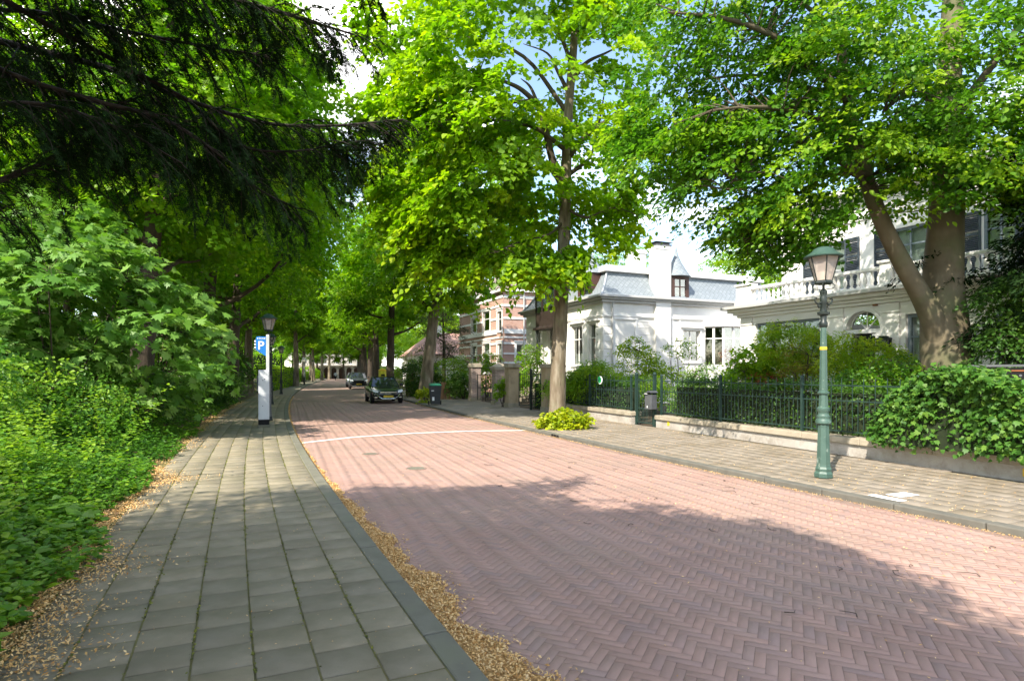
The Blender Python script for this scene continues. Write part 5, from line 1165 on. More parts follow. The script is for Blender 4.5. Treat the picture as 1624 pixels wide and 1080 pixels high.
for a in (45, 90, 135): b.tube([(uc, -.18, zsp - .02), (uc + rad * math.cos(R(a)), -.18, zsp + rad * math.sin(R(a)))], .016, 6)
b.tube([(x, -.18, z) for x, _, z in fan], .025, 6); b.build('glazing_bar', 'trim_white', df)
b = MB(f2); b.box(dr[0] + .14, dr[1] - .14, -.29, -.24, .35, zsp - .14)
for (a, c) in ((.5, 1.1), (1.25, 2.3)): b.box(dr[0] + .26, uc - .04, -.24, -.225, a, c); b.box(uc + .04, dr[1] - .26, -.24, -.225, a, c)
do = b.build('front_door', 'dark_iron', h2)
b = MB(f2); b.lathe([(.03, 0), (.03, .02), (.015, .05)], 8, (uc, -.2, 1.2)); b.build('door_knob', 'copper', do)
b = MB(f2)
for k in range(3): b.box(dr[0] - .3, dr[1] + .3, .0, 1.0 - k * .3, k * .12, .12 + k * .12)
b.build('door_step', 'stone', h2)
window(h2, f2, *w1, cols=(.22, .74), rows=(), rec=.16, fw=.08, mf='frame_grey', msill='trim_white', blind=(.0, .99))
for r in (w2, w3, w4): window(h2, f2, *r, cols=(.5,), rows=(.72,), rec=.16, fw=.1, mf='frame_grey', msill='trim_white', blind=(.02, .98))
for a, c in ((1176, 1194), (1309, 1339), (1398, 1428)):
    u0, u1 = lu(a)[0], lu(c)[0]; b = MB(f2); b.box(max(.003, u0), u1, .003, .07, .0, ZC - .02); b.box(u0 - .03, u1 + .03, .07, .1, ZC - .28, ZC - .24); b.box(max(.003, u0) - .02, u1 + .02, .003, .1, .0, .5); b.build('pilaster', 'cream_plaster', h2, bevel=.008)
cornice(h2, f2, 0, LEN, ((.10, ZC, ZC + .10), (.20, ZC + .10, ZC + .19), (.34, ZC + .19, ZC + .30), (.46, ZC + .30, ZC + .38)), 'cream_plaster')
b = MB(f2); b.box(-.47, LEN, .46, .54, ZC + .31, ZC + .41); b.build('gutter', 'grey_trim', h2)
b = MB(); b.box(-.3, LEN, -.3, SB2 + .1, ZC + .382, ZC + .42); b.build('balcony_floor', 'zinc', h2)
# balustrade
zbl = ZC + .42; hb = .56
b = MB(); b.lathe([(.055, 0), (.055, .04), (.03, .06), (.04, .1), (.062, .17), (.055, .24), (.03, .33), (.028, .37), (.045, .39), (.05, .41), (.05, .44)], 8)
bal_me = b.mesh('baluster', smooth=True); bal_me.materials.append(MATS['trim_white'])
ped = [(lu(1177)[0] + .03, lu(1199)[0]), (lu(1313)[0], lu(1331)[0]), (lu(1406)[0], lu(1424)[0]), (lu(1478)[0] + .1, lu(1478)[0] + .5), (lu(1478)[0] + 2.6, lu(1478)[0] + 3.0), (lu(1478)[0] + 5.0, lu(1478)[0] + 5.4)]
bl = None
for i, (a, c) in enumerate(ped):
    b = MB(f2); b.box(a, c, .0, .34, zbl, zbl + hb + .12); b.box(a - .05, c + .05, -.05, .39, zbl + hb + .122, zbl + hb + .2); b.box(a - .04, c + .04, -.03, .37, zbl + .001, zbl + .1)
    if i in (0, 2): b.lathe([(.14, zbl + hb + .2), (.1, zbl + hb + .26), (.16, zbl + hb + .34), (.05, zbl + hb + .42)], 10, ((a + c) / 2, .17, 0)) if i == 0 else None
    b.build('pedestal', 'trim_white', h2, bevel=.01)
for i in range(len(ped) - 1):
    a, c = ped[i][1], ped[i + 1][0]
    b = MB(f2); b.box(a + .002, c - .002, .06, .28, zbl + .002, zbl + .09); b.box(a + .002, c - .002, .05, .29, zbl + .53, zbl + .62); rl = b.build('balustrade', 'trim_white', h2, bevel=.01)
    n = max(2, int((c - a) / .19))
    for k in range(n):
        o = bpy.data.objects.new('baluster', bal_me); COL.objects.link(o); o.parent = rl; o.location = (a + (c - a) * (k + .5) / n, -.17, zbl + .09)
# side and upper storey
b = MB(); b.face([(0, 0, 0), (0, 9, 0), (0, 9, ZC), (0, 0, ZC)]); b.build('wall', 'cream_plaster', h2)
ul, dl = uu(1240); zt = z2(352, dl); zt = max(zt, 7.6)
def ur(a, c, y0, y1): r = rect(uu, a, c, y0, y1); r[2] -= .03; r[3] -= .03; return r
ua = ur(1296, 1340, 385, 470); ua[2] = ZC + .75
ub = ur(1414, 1470, 355, 470); ub[2] = ZC + .75; ub[3] = ua[3]
uc_ = ur(1558, 1612, 330, 470); uc_[2] = ZC + .75; uc_[3] = ua[3]
zt = ua[3] + 1.25
wall(h2, f3, ul, LEN, ZC + .3, zt, [ua, ub, uc_], 'cream_plaster', .25)
b = MB(); b.face([(ul, SB2, ZC + .3), (ul, SB2 + 8, ZC + .3), (ul, SB2 + 8, zt), (ul, SB2, zt)]); b.face([(LEN, 0, 0), (LEN, 9, 0), (LEN, 9, zt), (LEN, 0, zt)]); b.face([(0, 9, 0), (LEN, 9, 0), (LEN, 9, zt), (0, 9, zt)]); b.build('wall', 'cream_plaster', h2)
b = MB(); b.box(ul - .3, LEN, SB2 - .3, 9.2, zt + .002, zt + .12); b.box(ul - .45, LEN, SB2 - .45, 9.3, zt + .12, zt + .3); b.build('roof_cornice', 'cream_plaster', h2, bevel=.02)
b = MB(); b.box(ul - .1, LEN, SB2 - .1, 9, zt + .302, zt + .36); b.build('roof', 'zinc', h2)
b = MB(f3); b.box(ul + .003, LEN, .003, .05, ua[3] + .5, ua[3] + .56); b.build('band', 'cream_plaster', h2)
for r in (ua, ub, uc_): window(h2, f3, *r, cols=(.5,), rows=(.68,), rec=.14, fw=.07, mf='frame_grey', msill='trim_white', blind=(.02, .98))
slat = MB(); slat.box(0, 1, -.02, .012, 0, .03); sme = slat.mesh('slat'); sme.materials.append(MATS['shutter'])
def shutter(u0, u1, z0, z1):
    b = MB(f3); t = .05
    b.box(u0, u0 + t, .01, .06, z0, z1); b.box(u1 - t, u1, .01, .06, z0, z1); b.box(u0 + t, u1 - t, .01, .06, z1 - t * 1.4, z1); b.box(u0 + t, u1 - t, .01, .06, z0, z0 + t * 1.6); zm = z0 + (z1 - z0) * .63; b.box(u0 + t, u1 - t, .011, .059, zm - .04, zm + .04)
    o = b.build('shutter', 'shutter', h2); z = z0 + .1
    while z < z1 - .1:
        if abs(z - zm) > .07:
            s = bpy.data.objects.new('slat', sme); COL.objects.link(s); s.parent = o; s.location = (u0 + t, SB2 - .035, z); s.scale = (u1 - u0 - 2 * t, 1, 1); s.rotation_euler = (R(38), 0, 0)
        z += .052
for r in (ua, ub, uc_):
    wd = .5; shutter(r[1] + .02, r[1] + .02 + wd, r[2], r[3]); shutter(r[0] - .02 - wd, r[0] - .02, r[2], r[3])
# wall lanterns, name plate, alarm
for a, c, y0, y1 in ((1401, 1418, 536, 556), (1313, 1325, 540, 556)):
    r = rect(lu, a, c, y0, y1); u0, u1, z0, z1 = r[0], r[1], r[2] - .03, r[3] - .03
    b = MB(f2); b.box(u0 + .02, u1 - .02, .07, .1, z0, z1); b.box(u0 - .01, u1 + .01, .1, .34, z1 - .06, z1); b.box(u0 - .01, u1 + .01, .1, .34, z0, z0 + .04); b.box(u0 + .05, u1 - .05, .15, .3, z1, z1 + .05)
    for x in (u0, u1 - .025):
        for y in (.11, .31): b.box(x, x + .025, y, y + .025, z0 + .04, z1 - .06)
    lo = b.build('wall_lantern', 'dark_iron', h2); b = MB(f2); b.box(u0 + .03, u1 - .03, .135, .31, z0 + .04, z1 - .06); b.build('lantern_glass', 'car_glass', lo)
r = rect(lu, 1408, 1417, 557, 567); b = MB(f2); b.box(r[0], r[1], .071, .085, r[2], r[3]); b.build('name_plate', 'copper', h2)
r = rect(lu, 1386, 1393, 481, 487); b = MB(f2); b.box(r[0], r[1], .003, .08, r[2], r[3]); b.build('alarm_box', 'copper', h2, bevel=.01)

# ------------------------------------------------------------------ red brick house with white bands
O3 = (-.72, 47.0); A3 = (.9207, .3904); B3 = (-.3904, .9207)
h3 = thing('brick_house', 'red brick house with white stone bands behind the pillars', 'house', (O3[0], O3[1], .06), math.atan2(A3[1], A3[0]))
s3 = lambda px: on_line(px, O3, A3); t3_ = lambda px: on_line(px, O3, B3)
ZE3 = zat(462, 47) - .06; LS3, LF3 = 8.0, 11.0
sw = [rect(s3, 819, 829, 546, 574), rect(s3, 806, 812, 500, 519)][:1]
fw3 = [rect(t3_, 766, 777, 494, 526), rect(t3_, 766, 777, 545, 592), rect(t3_, 789, 796, 494, 526), rect(t3_, 789, 796, 545, 588), rect(t3_, 748, 756, 505, 528), rect(t3_, 748, 756, 548, 590)]
wall(h3, fs, 0, LS3, 0, ZE3, sw, 'red_brick', .15, uv=True); wall(h3, ff, 0, LF3, 0, ZE3, fw3, 'red_brick', .15, uv=True)
for r in sw: window(h3, fs, *r, cols=(), rows=(.5,), rec=.12); surround(h3, fs, *r, wd=.18, hood=.05)
for r in fw3: window(h3, ff, *r, cols=(), rows=(.62,), rec=.12, fw=.09); surround(h3, ff, *r, wd=.14, hood=.04)
d3 = 47.
for py, hgt, out_ in ((470, .2, .05), (484, .16, .05), (504, .16, .05), (525, .36, .10), (534.5, .12, .06), (544, .16, .06), (560.5, .14, .05), (575, .16, .05), (589, .2, .05)):
    z = zat(py, d3) - .06
    for f, l, ops in ((fs, LS3, sw), (ff, LF3, fw3)):
        cuts = sorted((o[0] - .14, o[1] + .14) for o in ops if o[2] - .08 < z < o[3] + .2); u = 0.0 if f is ff else out_ + .003; b = MB(f)
        for a, c in cuts:
            if a > u: b = MB(f); b.box(u, a, .003, out_, z - hgt / 2, z + hgt / 2); b.build('stone_band', 'trim_white', h3)
            u = max(u, c)
        b = MB(f); b.box(u, l, .003, out_, z - hgt / 2, z + hgt / 2); b.build('stone_band', 'trim_white', h3)
b = MB(); b.face([(LS3, 0, 0), (LS3, LF3, 0), (LS3, LF3, ZE3), (LS3, 0, ZE3)]); b.face([(0, LF3, 0), (LS3, LF3, 0), (LS3, LF3, ZE3), (0, LF3, ZE3)]); b.build('wall', 'red_brick', h3, uv=True)
b = MB(); b.box(-.3, LS3 + .3, -.3, LF3 + .3, ZE3 + .002, ZE3 + .2); b.build('eaves', 'trim_white', h3)
b = MB(); q = [(-.3, -.3), (LS3 + .3, -.3), (LS3 + .3, LF3 + .3), (-.3, LF3 + .3)]; e_ = [(LS3 / 2, 3.5, ZE3 + 3.4), (LS3 / 2, LF3 - 3.5, ZE3 + 3.4)]; z = ZE3 + .202
Q = [(x, y, z) for x, y in q]; b.face([Q[0], Q[1], e_[0]]); b.face([Q[1], Q[2], e_[1], e_[0]]); b.face([Q[2], Q[3], e_[1]]); b.face([Q[3], Q[0], e_[0], e_[1]]); b.build('roof', 'roof_tile', h3)
# bay with balcony on the street front
b = MB(ff); b.box(6.2, 9.2, .003, 1.1, 0, zat(580, 52)); b.box(6.1, 9.3, .003, 1.2, zat(580, 52) + .002, zat(578, 52) + .05); by = b.build('bay', 'trim_white', h3)
b = MB(ff)
for k in range(13): b.box(6.2 + k * .24, 6.25 + k * .24, 1.1, 1.15, zat(578, 52) + .05, zat(565, 52))
b.box(6.15, 9.2, 1.09, 1.16, zat(565, 52), zat(564, 52) + .03); b.build('balcony_rail', 'trim_white', by)
u = s3(838)[0]; b = MB(fs); b.tube([(s3(830)[0], .12, .2), (s3(830)[0], .12, ZE3)], .06, 6); b.build('downpipe', 'grey_trim', h3)

# ------------------------------------------------------------------ simple far houses
def far_house(name, label, base, rz, lx, ly, hz, hr, mw, mr, nw, ns):
    r = thing(name, label, 'house', base, rz); ops = []
    for j in range(ns):
        for i in range(nw):
            u = lx * (i + .5) / nw; ops.append([u - .5, u + .5, .9 + j * 3.0, 2.7 + j * 3.0])
    wall(r, fs, 0, lx, 0, hz, ops, mw, .15, uv=True)
    for o in ops: window(r, fs, *o, rec=.12)
    b = MB(); b.face([(0, 0, 0), (0, ly, 0), (0, ly, hz), (0, 0, hz)]); b.face([(lx, 0, 0), (lx, ly, 0), (lx, ly, hz), (lx, 0, hz)]); b.face([(0, ly, 0), (lx, ly, 0), (lx, ly, hz), (0, ly, hz)]); b.build('wall', mw, r, uv=True)
    b = MB(); e = .4; A = [(-e, -e, hz), (lx + e, -e, hz), (lx + e, ly + e, hz), (-e, ly + e, hz)]; T1, T2 = (lx * .25, ly / 2, hz + hr), (lx * .75, ly / 2, hz + hr)
    b.face([A[0], A[1], T2, T1]); b.face([A[1], A[2], T2]); b.face([A[2], A[3], T1, T2]); b.face([A[3], A[0], T1]); b.face(A); b.build('roof', mr, r)
    b = MB(); b.box(lx * .3, lx * .3 + .7, ly / 2 - .3, ly / 2 + .3, hz + hr * .6, hz + hr + .8); b.build('chimney', mw, r); return r
far_house('garden_house', 'low house with a reddish tiled roof behind the dark pine', (-9.5, 62, .06), R(23), 9, 8, 3.4, 2.6, 'plaster', 'pinkish', 3, 1)
far_house('park_villa', 'pale brick villa glimpsed between the park trees on the left', (-45, 62, .06), R(-12), 11, 9, 6.4, 3, 'pinkish', 'roof_tile', 4, 2)
far_house('corner_house', 'large pale house closing the view at the far bend of the street', (-60, 164, .06), R(8), 17, 10, 10, 4, 'wall_render', 'roof_tile', 5, 3)
# arcaded wall at the far end
L0, L1 = Vector((-52.5, 148)), Vector((-31, 152)); dv = (L1 - L0); ln = dv.length
aw = thing('arcaded_wall', 'long pale wall with dark arched openings across the far end of the street', 'wall', (L0.x, L0.y, .0), math.atan2(dv.y, dv.x))
n = 12; st = ln / n; b = MB(fs)
for k in range(n + 1): b.box(k * st - .28, k * st + .28, -.4, .25, 0, 2.9)
b.build('pier', 'wall_render', aw)
b = MB(fs); b.box(-.3, ln + .3, -.45, .3, 2.9, 3.3)
b.build('coping', 'stone', aw)
for k in range(n):
    b = MB(fs); r_ = st / 2 - .28; c_ = (k + .5) * st
    for s_ in (-1, 1):
        P = [(c_ + s_ * r_ * math.cos(math.pi / 2 * j / 6), 2.1 + min(r_, .75) * math.sin(math.pi / 2 * j / 6)) for j in range(7)] + [(c_ + s_ * r_, 2.899)]; b.face([(x, .2, z) for x, z in P])
    b.build('arch', 'wall_render', aw)
    b = MB(fs); b.box(c_ - r_, c_ + r_, -.38, -.3, 0, 2.899); b.build('arch_back', 'wood_dark', aw)
# ------------------------------------------------------------------ garden wall, railings, gates, pillars
brick_pattern('pillar_brick', (.24, .16, .135), (.36, .25, .21), (.36, .33, .29))
RZW = math.atan2(-WT.y, -WT.x)                  # local x along the wall towards the camera, local y into the gardens
def wall_frame(name, label, cat, y, back=0., z=.09):
    x = float(wall_x(y)); return thing(name, label, cat, (x - WN.x * back, y - WN.y * back, z), RZW)
def garden_wall(label, y0, y1, back, h, hc):
    ln = (y0 - y1) / WT.y; r = wall_frame('garden_wall', label, 'wall', y0, back)
    b = MB(); b.box(0, ln, 0, .3, -.1, h - hc); b.build('wall_body', 'wall_render', r)
    u = -.04
    while u < ln:
        w_ = min(1.35, ln + .04 - u); b = MB(); b.box(u + .004, u + w_ - .004, -.055, .355, h - hc + .002, h + .004 * math.sin(u * 9)); b.build('coping_stone', 'stone', r, bevel=.015, seg=2); u += w_
    return r, ln
gw, GL1 = garden_wall('long low garden wall with stone coping under the green railing and ivy', 17.45, 4.5, .22, .36, .13)
sw_, GL2 = garden_wall('short low garden wall with stone coping beside the lime tree', 23.7, 18.35, .02, .40, .13)
for root, u, z0, nm in ((gw, .62, .1, 'yellow_marker'), (gw, 9.35, .08, 'yellow_marker')):
    b = MB(); b.box(u, u + .1, -.012, -.001, z0, z0 + .12); b.build(nm, 'yellow', root)
def bar_mesh(h, r=.008, tip=True):
    b = MB(); b.lathe([(r, 0), (r, h - .05), (r * .9, h - .04), (.002, h)] if tip else [(r, 0), (r, h)], 6); me = b.mesh('bar'); me.materials.append(MATS['fence_green']); return me
def railing(name, label, y0, y1, back, zb, h, mid, posts, sp=.125, cat='railing'):
    ln = (y0 - y1) / WT.y; r = wall_frame(name, label, cat, y0, back, zb); big = bar_mesh(h - .02); sm = bar_mesh(mid - .06 + .08)
    for z, t in ((.08, .012), (mid, .012), (h - .12, .012)):
        b = MB(); b.box(0, ln, -t, t, z - .012, z + .012); b.build('rail', 'fence_green', r)
    k = 0; u = .06
    while u < ln:
        o = bpy.data.objects.new('bar', big if k % 2 == 0 else sm); COL.objects.link(o); o.parent = r; o.location = (u, 0.0, .06); u += sp; k += 1
    for p in posts:
        b = MB(); b.box(p - .028, p + .028, -.028, .028, 0, h + .02); b.lathe([(.045, h + .02), (.045, h + .04), (.02, h + .08)], 8, (p, 0, 0)); b.build('post', 'fence_green', r)
    return r
railing('railing', 'long green iron railing on the coping before the clipped hedge', 17.35, 9.9, .36, .455, 1.1, .68, (.03, 2.55, 5.1, 7.6), .12)
railing('railing', 'short green iron railing on the coping beside the lime tree', 23.6, 18.45, .16, .495, 1.05, .62, (.03, 2.7, 5.4), .12)
def gate_leaf(name, label, x, y, rz, w_, h, mids, m, sp=.11, zlow=.08, cat='gate', post=None):
    r = thing(name, label, cat, (x, y, .1), rz); b = MB(); t = .016
    b.box(0, .035, -t, t, zlow, h); b.box(w_ - .035, w_, -t, t, zlow, h)
    for z in [zlow + .02] + list(mids) + [h - .05]: b.box(.035, w_ - .035, -t * .8, t * .8, z - .015, z + .015)
    b.build('frame', m, r); me = MB(); me.lathe([(.008, 0), (.008, h - zlow - .02), (.002, h - zlow + .06)], 6); q = me.mesh('bar'); q.materials.append(MATS[m]); me = MB(); me.lathe([(.008, 0), (.008, mids[0] - zlow), (.002, mids[0] - zlow + .05)], 6); q2 = me.mesh('bar'); q2.materials.append(MATS[m])
    u = .035 + sp / 2; k = 0
    while u < w_ - .035:
        o = bpy.data.objects.new('bar', q if k % 2 == 0 else q2); COL.objects.link(o); o.parent = r; o.location = (u, 0, zlow + .01); u += sp / 2; k += 1
    if post:
        for p in post: b = MB(); b.box(p - .04, p + .04, -.04, .04, -.05, h + .12); b.lathe([(.06, h + .12), (.06, h + .15), (.02, h + .2)], 8, (p, 0, 0)); b.build('gate_post', m, r)
    return r
g0 = wp(18.28, .2); gate_leaf('garden_gate', 'narrow green iron gate between the two garden walls', g0.x, g0.y, RZW, .86, 1.4, (.5,), 'fence_green', .15, .06, post=(-.05, .91))
def pillar(name, label, px, d, w_, h, m, cap, rz=None, capm='stone', gable=False):
    x = (px - CX) / FPX * d; r = thing(name, label, 'pillar', (x, d, .08), RZW if rz is None else rz); q = w_ / 2
    b = MB(); b.box(-q, q, -q, q, .0, h - cap); b.build('shaft', m, r, uv=True, bevel=.008)
    b = MB(); b.box(-q - .03, q + .03, -q - .03, q + .03, 0.002, .22); b.build('foot', 'stone', r, bevel=.01)
    b = MB(); b.box(-q - .06, q + .06, -q - .06, q + .06, h - cap + .002, h - cap * .45)
    if gable:
        b.prism([(-q - .06, -q - .06, h - cap * .45), (q + .06, -q - .06, h - cap * .45), (q + .06, q + .06, h - cap * .45), (-q - .06, q + .06, h - cap * .45)], [(-.03, -.03, h + .06), (.03, -.03, h + .06), (.03, .03, h + .06), (-.03, .03, h + .06)])
    else: b.box(-q - .03, q + .03, -q - .03, q + .03, h - cap * .45, h)
    b.build('cap', capm, r, bevel=.012); return r
pillar('gate_pillar', 'brick gate pillar with flat stone cap beside the hydrangea', 753, 33.4, .55, 2.1, 'pillar_brick', .22)
pillar('gate_pillar', 'brick gate pillar with pointed stone cap', 791.5, 29.4, .58, 2.02, 'pillar_brick', .3, gable=True)
pillar('gate_pillar', 'pale sandstone gate pillar next to the pointed brick pillar', 812, 27.3, .52, 1.98, 'sandstone', .16)
pillar('gate_pillar', 'narrow brown stone gate pillar partly behind the lime tree', 869, 24.2, .42, 1.95, 'sandstone', .16)
p1v = gb(770, 31.2); gate_leaf('iron_gate', 'low black iron gate leaf standing open between the brick pillars', p1v[0], p1v[1], R(60), 1.3, 1.5, (.75,), 'dark_iron', .3)
p1v = gb(757, 32.6); gate_leaf('iron_gate', 'second black iron gate leaf hung on the flat capped brick pillar', p1v[0], p1v[1], R(28), 1.2, 1.5, (.75,), 'dark_iron', .3)
p1v = gb(823, 26.9); gate_leaf('iron_gate', 'black barred iron gate leaf hung on the sandstone pillar', p1v[0], p1v[1], R(40), 1.35, 1.55, (.5,), 'dark_iron', .12)
p1v = gb(842, 25.4); gate_leaf('iron_gate', 'black barred iron gate leaf with a thick post near the brown pillar', p1v[0], p1v[1], R(20), 1.3, 1.55, (.5,), 'dark_iron', .12, post=(0,))
# round green plate on the short railing
v = ray(951, 603, d=19.5); r = thing('green_plate', 'round green and white plate hanging on the short railing', 'sign', (v.x, v.y, v.z), RZW)
fy = lambda a, b_, c: (a, c, b_)
b = MB(fy); b.lathe([(.125, 0), (.13, .015), (.13, .03)], 24); b.build('disc', 'sign_white', r)
b = MB(fy); b.lathe([(.112, -.004), (.112, -.001)], 24, (0, .012, 0)); b.build('face', 'ball_green', r)
# letter box on the gate post
v = wp(17.42, .1); r = thing('letter_box', 'dark grey letter box with wavy lid on the garden gate post', 'letter box', (v.x, v.y, .62), RZW)
b = MB(); b.box(-.17, .17, -.14, .06, 0, .42); b.build('body', 'slate_plastic', r, bevel=.012)
b = MB(); pr = [(-.2, .42), (-.2, .445), (-.1, .475), (.02, .53), (.1, .54), (.19, .50), (.19, .475), (.1, .5), (0, .48), (-.1, .43)]
b.prism([(x, -.17, z) for x, z in pr], [(x, .08, z) for x, z in pr]); b.build('lid', 'slate_plastic', r)
b = MB(); b.box(-.15, .15, -.148, -.141, .0, .42 - .04); b.build('door', 'meter_dark', r, bevel=.004)
b = MB(); b.box(-.03, .0, -.155, -.149, .04, .1); b.build('key_tag', 'sign_white', r)
b = MB(); b.box(-.12, .02, -.176, -.171, .44, .455); b.build('name_strip', 'sign_white', r)
# bank of black letter boxes behind the ivy
r = thing('letter_box_bank', 'black bank of letter boxes with copper flaps behind the ivy', 'letter box', (8.35, 9.95, .09), R(-60))
r.location = gb(1592, 10.4); r.rotation_euler.z = R(-38)
for i in range(2):
    for j in range(2):
        u0, z0 = -.46 + i * .48, 1.16 + j * .27
        b = MB(); b.box(u0, u0 + .46, -.02, .3, z0, z0 + .255); o = b.build('letter_box_door', 'black', r, bevel=.008)
        b = MB(); b.box(u0 + .08, u0 + .30, -.034, -.021, z0 + .19, z0 + .215); b.build('flap', 'copper' if (i, j) != (0, 0) else 'sign_white', o)
        b = MB(lambda a, b_, c: (a, c, b_)); b.lathe([(.022, -.035), (.022, -.021)], 10, (u0 + .2, z0 + .12, 0)); b.build('lock', 'meter_dark', o)
b = MB(); b.box(-.5, .54, -.04, .34, 1.70, 1.74); b.build('roof', 'meter_dark', r); b = MB(); b.box(-.42, -.36, .1, .16, 0, 1.16); b.box(.38, .44, .1, .16, 0, 1.16); b.build('leg', 'black', r)
b = MB(lambda a, b_, c: (a, c, b_)); b.lathe([(.04, -.05), (.045, -.04), (.035, -.03)], 14, (.01, 1.52, 0)); b.build('emblem', 'grey_trim', r)

# ------------------------------------------------------------------ street lamps
def lamp(label, loc, m_low='green_paint', rz=0., group='lantern lamps'):
    r = thing('street_lamp', label, 'street lamp', loc, rz, group); dk = 'dark_iron' if m_low != 'green_paint' else 'dark_iron'
    b = MB(); b.lathe([(.135, 0), (.135, .06), (.115, .09), (.12, .13), (.105, .16), (.10, .2), (.082, .75), (.085, .80)], 8, rot=R(22.5)); b.build('base', m_low, r)
    b = MB(); b.lathe([(.085, .8), (.11, .82), (.112, .86), (.09, .89), (.095, .93), (.078, .95), (.078, .99), (.092, 1.01), (.09, 1.05), (.07, 1.07)], 16); b.build('ring', m_low, r, smooth=True)
    b = MB(); b.lathe([(.07, 1.07), (.062, 1.26), (.085, 1.27), (.088, 1.295), (.062, 1.31), (.045, 2.28)], 8, rot=R(22.5)); b.build('shaft', m_low, r)
    b = MB(); b.lathe([(.046, 2.28), (.06, 2.30), (.06, 2.36), (.045, 2.38), (.048, 2.46), (.088, 2.48), (.09, 2.51), (.05, 2.53), (.042, 2.62), (.05, 2.64), (.05, 2.74), (.042, 2.76), (.055, 2.8), (.055, 2.84), (.02, 2.86), (.018, 2.97)], 12); b.build('capital', dk, r, smooth=True)
    for s in (-1, 1):
        b = MB(); b.tube([(s * .045, 0, 2.66), (s * .1, 0, 2.635), (s * .14, 0, 2.655), (s * .165, 0, 2.70), (s * .15, 0, 2.735), (s * .125, 0, 2.72)], [.016, .014, .013, .012, .012, .016], 6)
        b.tube([(s * .05, 0, 2.60), (s * .085, 0, 2.585), (s * .10, 0, 2.61), (s * .08, 0, 2.63)], .014, 6)
        b.build('scroll_bracket', dk, r)
    b = MB()
    for k in range(4):
        a = R(45 + 90 * k); c, s = math.cos(a), math.sin(a); b.tube([(c * .02, s * .02, 2.86), (c * .13, s * .13, 2.87), (c * .16, s * .16, 2.91), (c * .10, s * .10, 2.96)], .007, 5)
    b.build('lantern_stay', dk, r)
    b = MB(); b.lathe([(.125, 2.94), (.135, 2.96), (.125, 2.985)], 6); b.build('lantern_base', dk, r)
    b = MB(); z0, z1, r0, r1 = 2.985, 3.36, .122, .225
    for k in range(6):
        a = math.pi * 2 * k / 6; c, s = math.cos(a), math.sin(a); b.tube([(c * r0, s * r0, z0), (c * r1, s * r1, z1)], .009, 5)
    for rr, z in ((r1, z1), (r0, z0)):
        b.tube([(math.cos(math.pi * 2 * k / 6) * rr, math.sin(math.pi * 2 * k / 6) * rr, z) for k in range(7)], .009, 5)
    lf = b.build('lantern_frame', dk, r)
    for k in range(6):
        a, c = math.pi * 2 * k / 6, math.pi * 2 * (k + 1) / 6; q = .985; b = MB(); b.face([(math.cos(a) * r0 * q, math.sin(a) * r0 * q, z0), (math.cos(c) * r0 * q, math.sin(c) * r0 * q, z0), (math.cos(c) * r1 * q, math.sin(c) * r1 * q, z1), (math.cos(a) * r1 * q, math.sin(a) * r1 * q, z1)]); b.build('lantern_pane', 'lantern_glass', lf)
    b = MB(); b.lathe([(.07, 2.99), (.075, 3.13), (.07, 3.135)], 12); b.build('lamp_socket', 'lamp_white', r); b = MB()
    for k in range(6): b.lathe([(.085, 3.14 + k * .03), (.09, 3.15 + k * .03), (.07, 3.16 + k * .03)], 12)
    b.build('louvre', 'grey_trim', r)
    b = MB(); b.lathe([(.275, 3.345), (.28, 3.36), (.20, 3.41), (.165, 3.44), (.14, 3.475), (.09, 3.50), (.02, 3.515)], 16); b.build('hat', 'lamp_hat', r, smooth=True)
    return r
def lantern_glass():
    m, nt, b = base_mat('lantern_glass'); tr = nt.nodes.new('ShaderNodeBsdfTransparent'); tr.inputs['Color'].default_value = (.8, .74, .68, 1)
    b.inputs['Base Color'].default_value = (.55, .48, .43, 1); b.inputs['Roughness'].default_value = .15
    mx = nt.nodes.new('ShaderNodeMixShader'); mx.inputs[0].default_value = .5; nt.links.new(tr.outputs[0], mx.inputs[1]); nt.links.new(b.outputs[0], mx.inputs[2]); nt.links.new(mx.outputs[0], nt.nodes['Material Output'].inputs['Surface'])
lantern_glass()
v = ray(1306, 756, z=.1); L1_ = lamp('green cast iron lantern lamp on the right pavement with a yellow sticker', (v.x, v.y, .1), rz=R(15))
b = MB(); b.lathe([(.0535, 1.94), (.0525, 1.985)], 8, rot=R(22.5), cap=False); b.build('sticker', 'yellow', L1_)
for (px, d, lab, mm) in ((426, 19.7, 'dark lantern lamp hidden behind the parking meter pole', 'dark_iron'), (430, 30.0, 'dark lantern lamp on the left pavement just behind the parking meter', 'dark_iron'), (446, 43.5, 'dark lantern lamp on the left pavement beside the clipped hedge', 'dark_iron'), (496, 98., 'distant lantern lamp far down the left pavement', 'dark_iron')):
    lamp(lab, ((px - CX) / FPX * d, d, .1), mm, R(20))
v = ray(482.5, 610.5, z=.1); r = thing('globe_lamp', 'white globe lamp on a pale pole beside the straight street tree', 'street lamp', tuple(v))
b = MB(); b.lathe([(.11, 0), (.11, .9), (.07, 1.0)], 10); b.build('base', 'dark_iron', r); b = MB(); b.lathe([(.06, 1.0), (.045, 2.7)], 10); b.build('pole', 'pale_pole', r)
b = MB(); b.lathe([(.08, 2.7)] + [(.31 * math.sin(R(a)), 3.0 - .31 * math.cos(R(a))) for a in range(20, 171, 15)], 16); b.build('globe', 'lamp_white', r, smooth=True)
b = MB(); b.lathe([(.3, 3.24), (.1, 3.36), (.03, 3.4)], 12); b.build('cap', 'pale_pole', r)

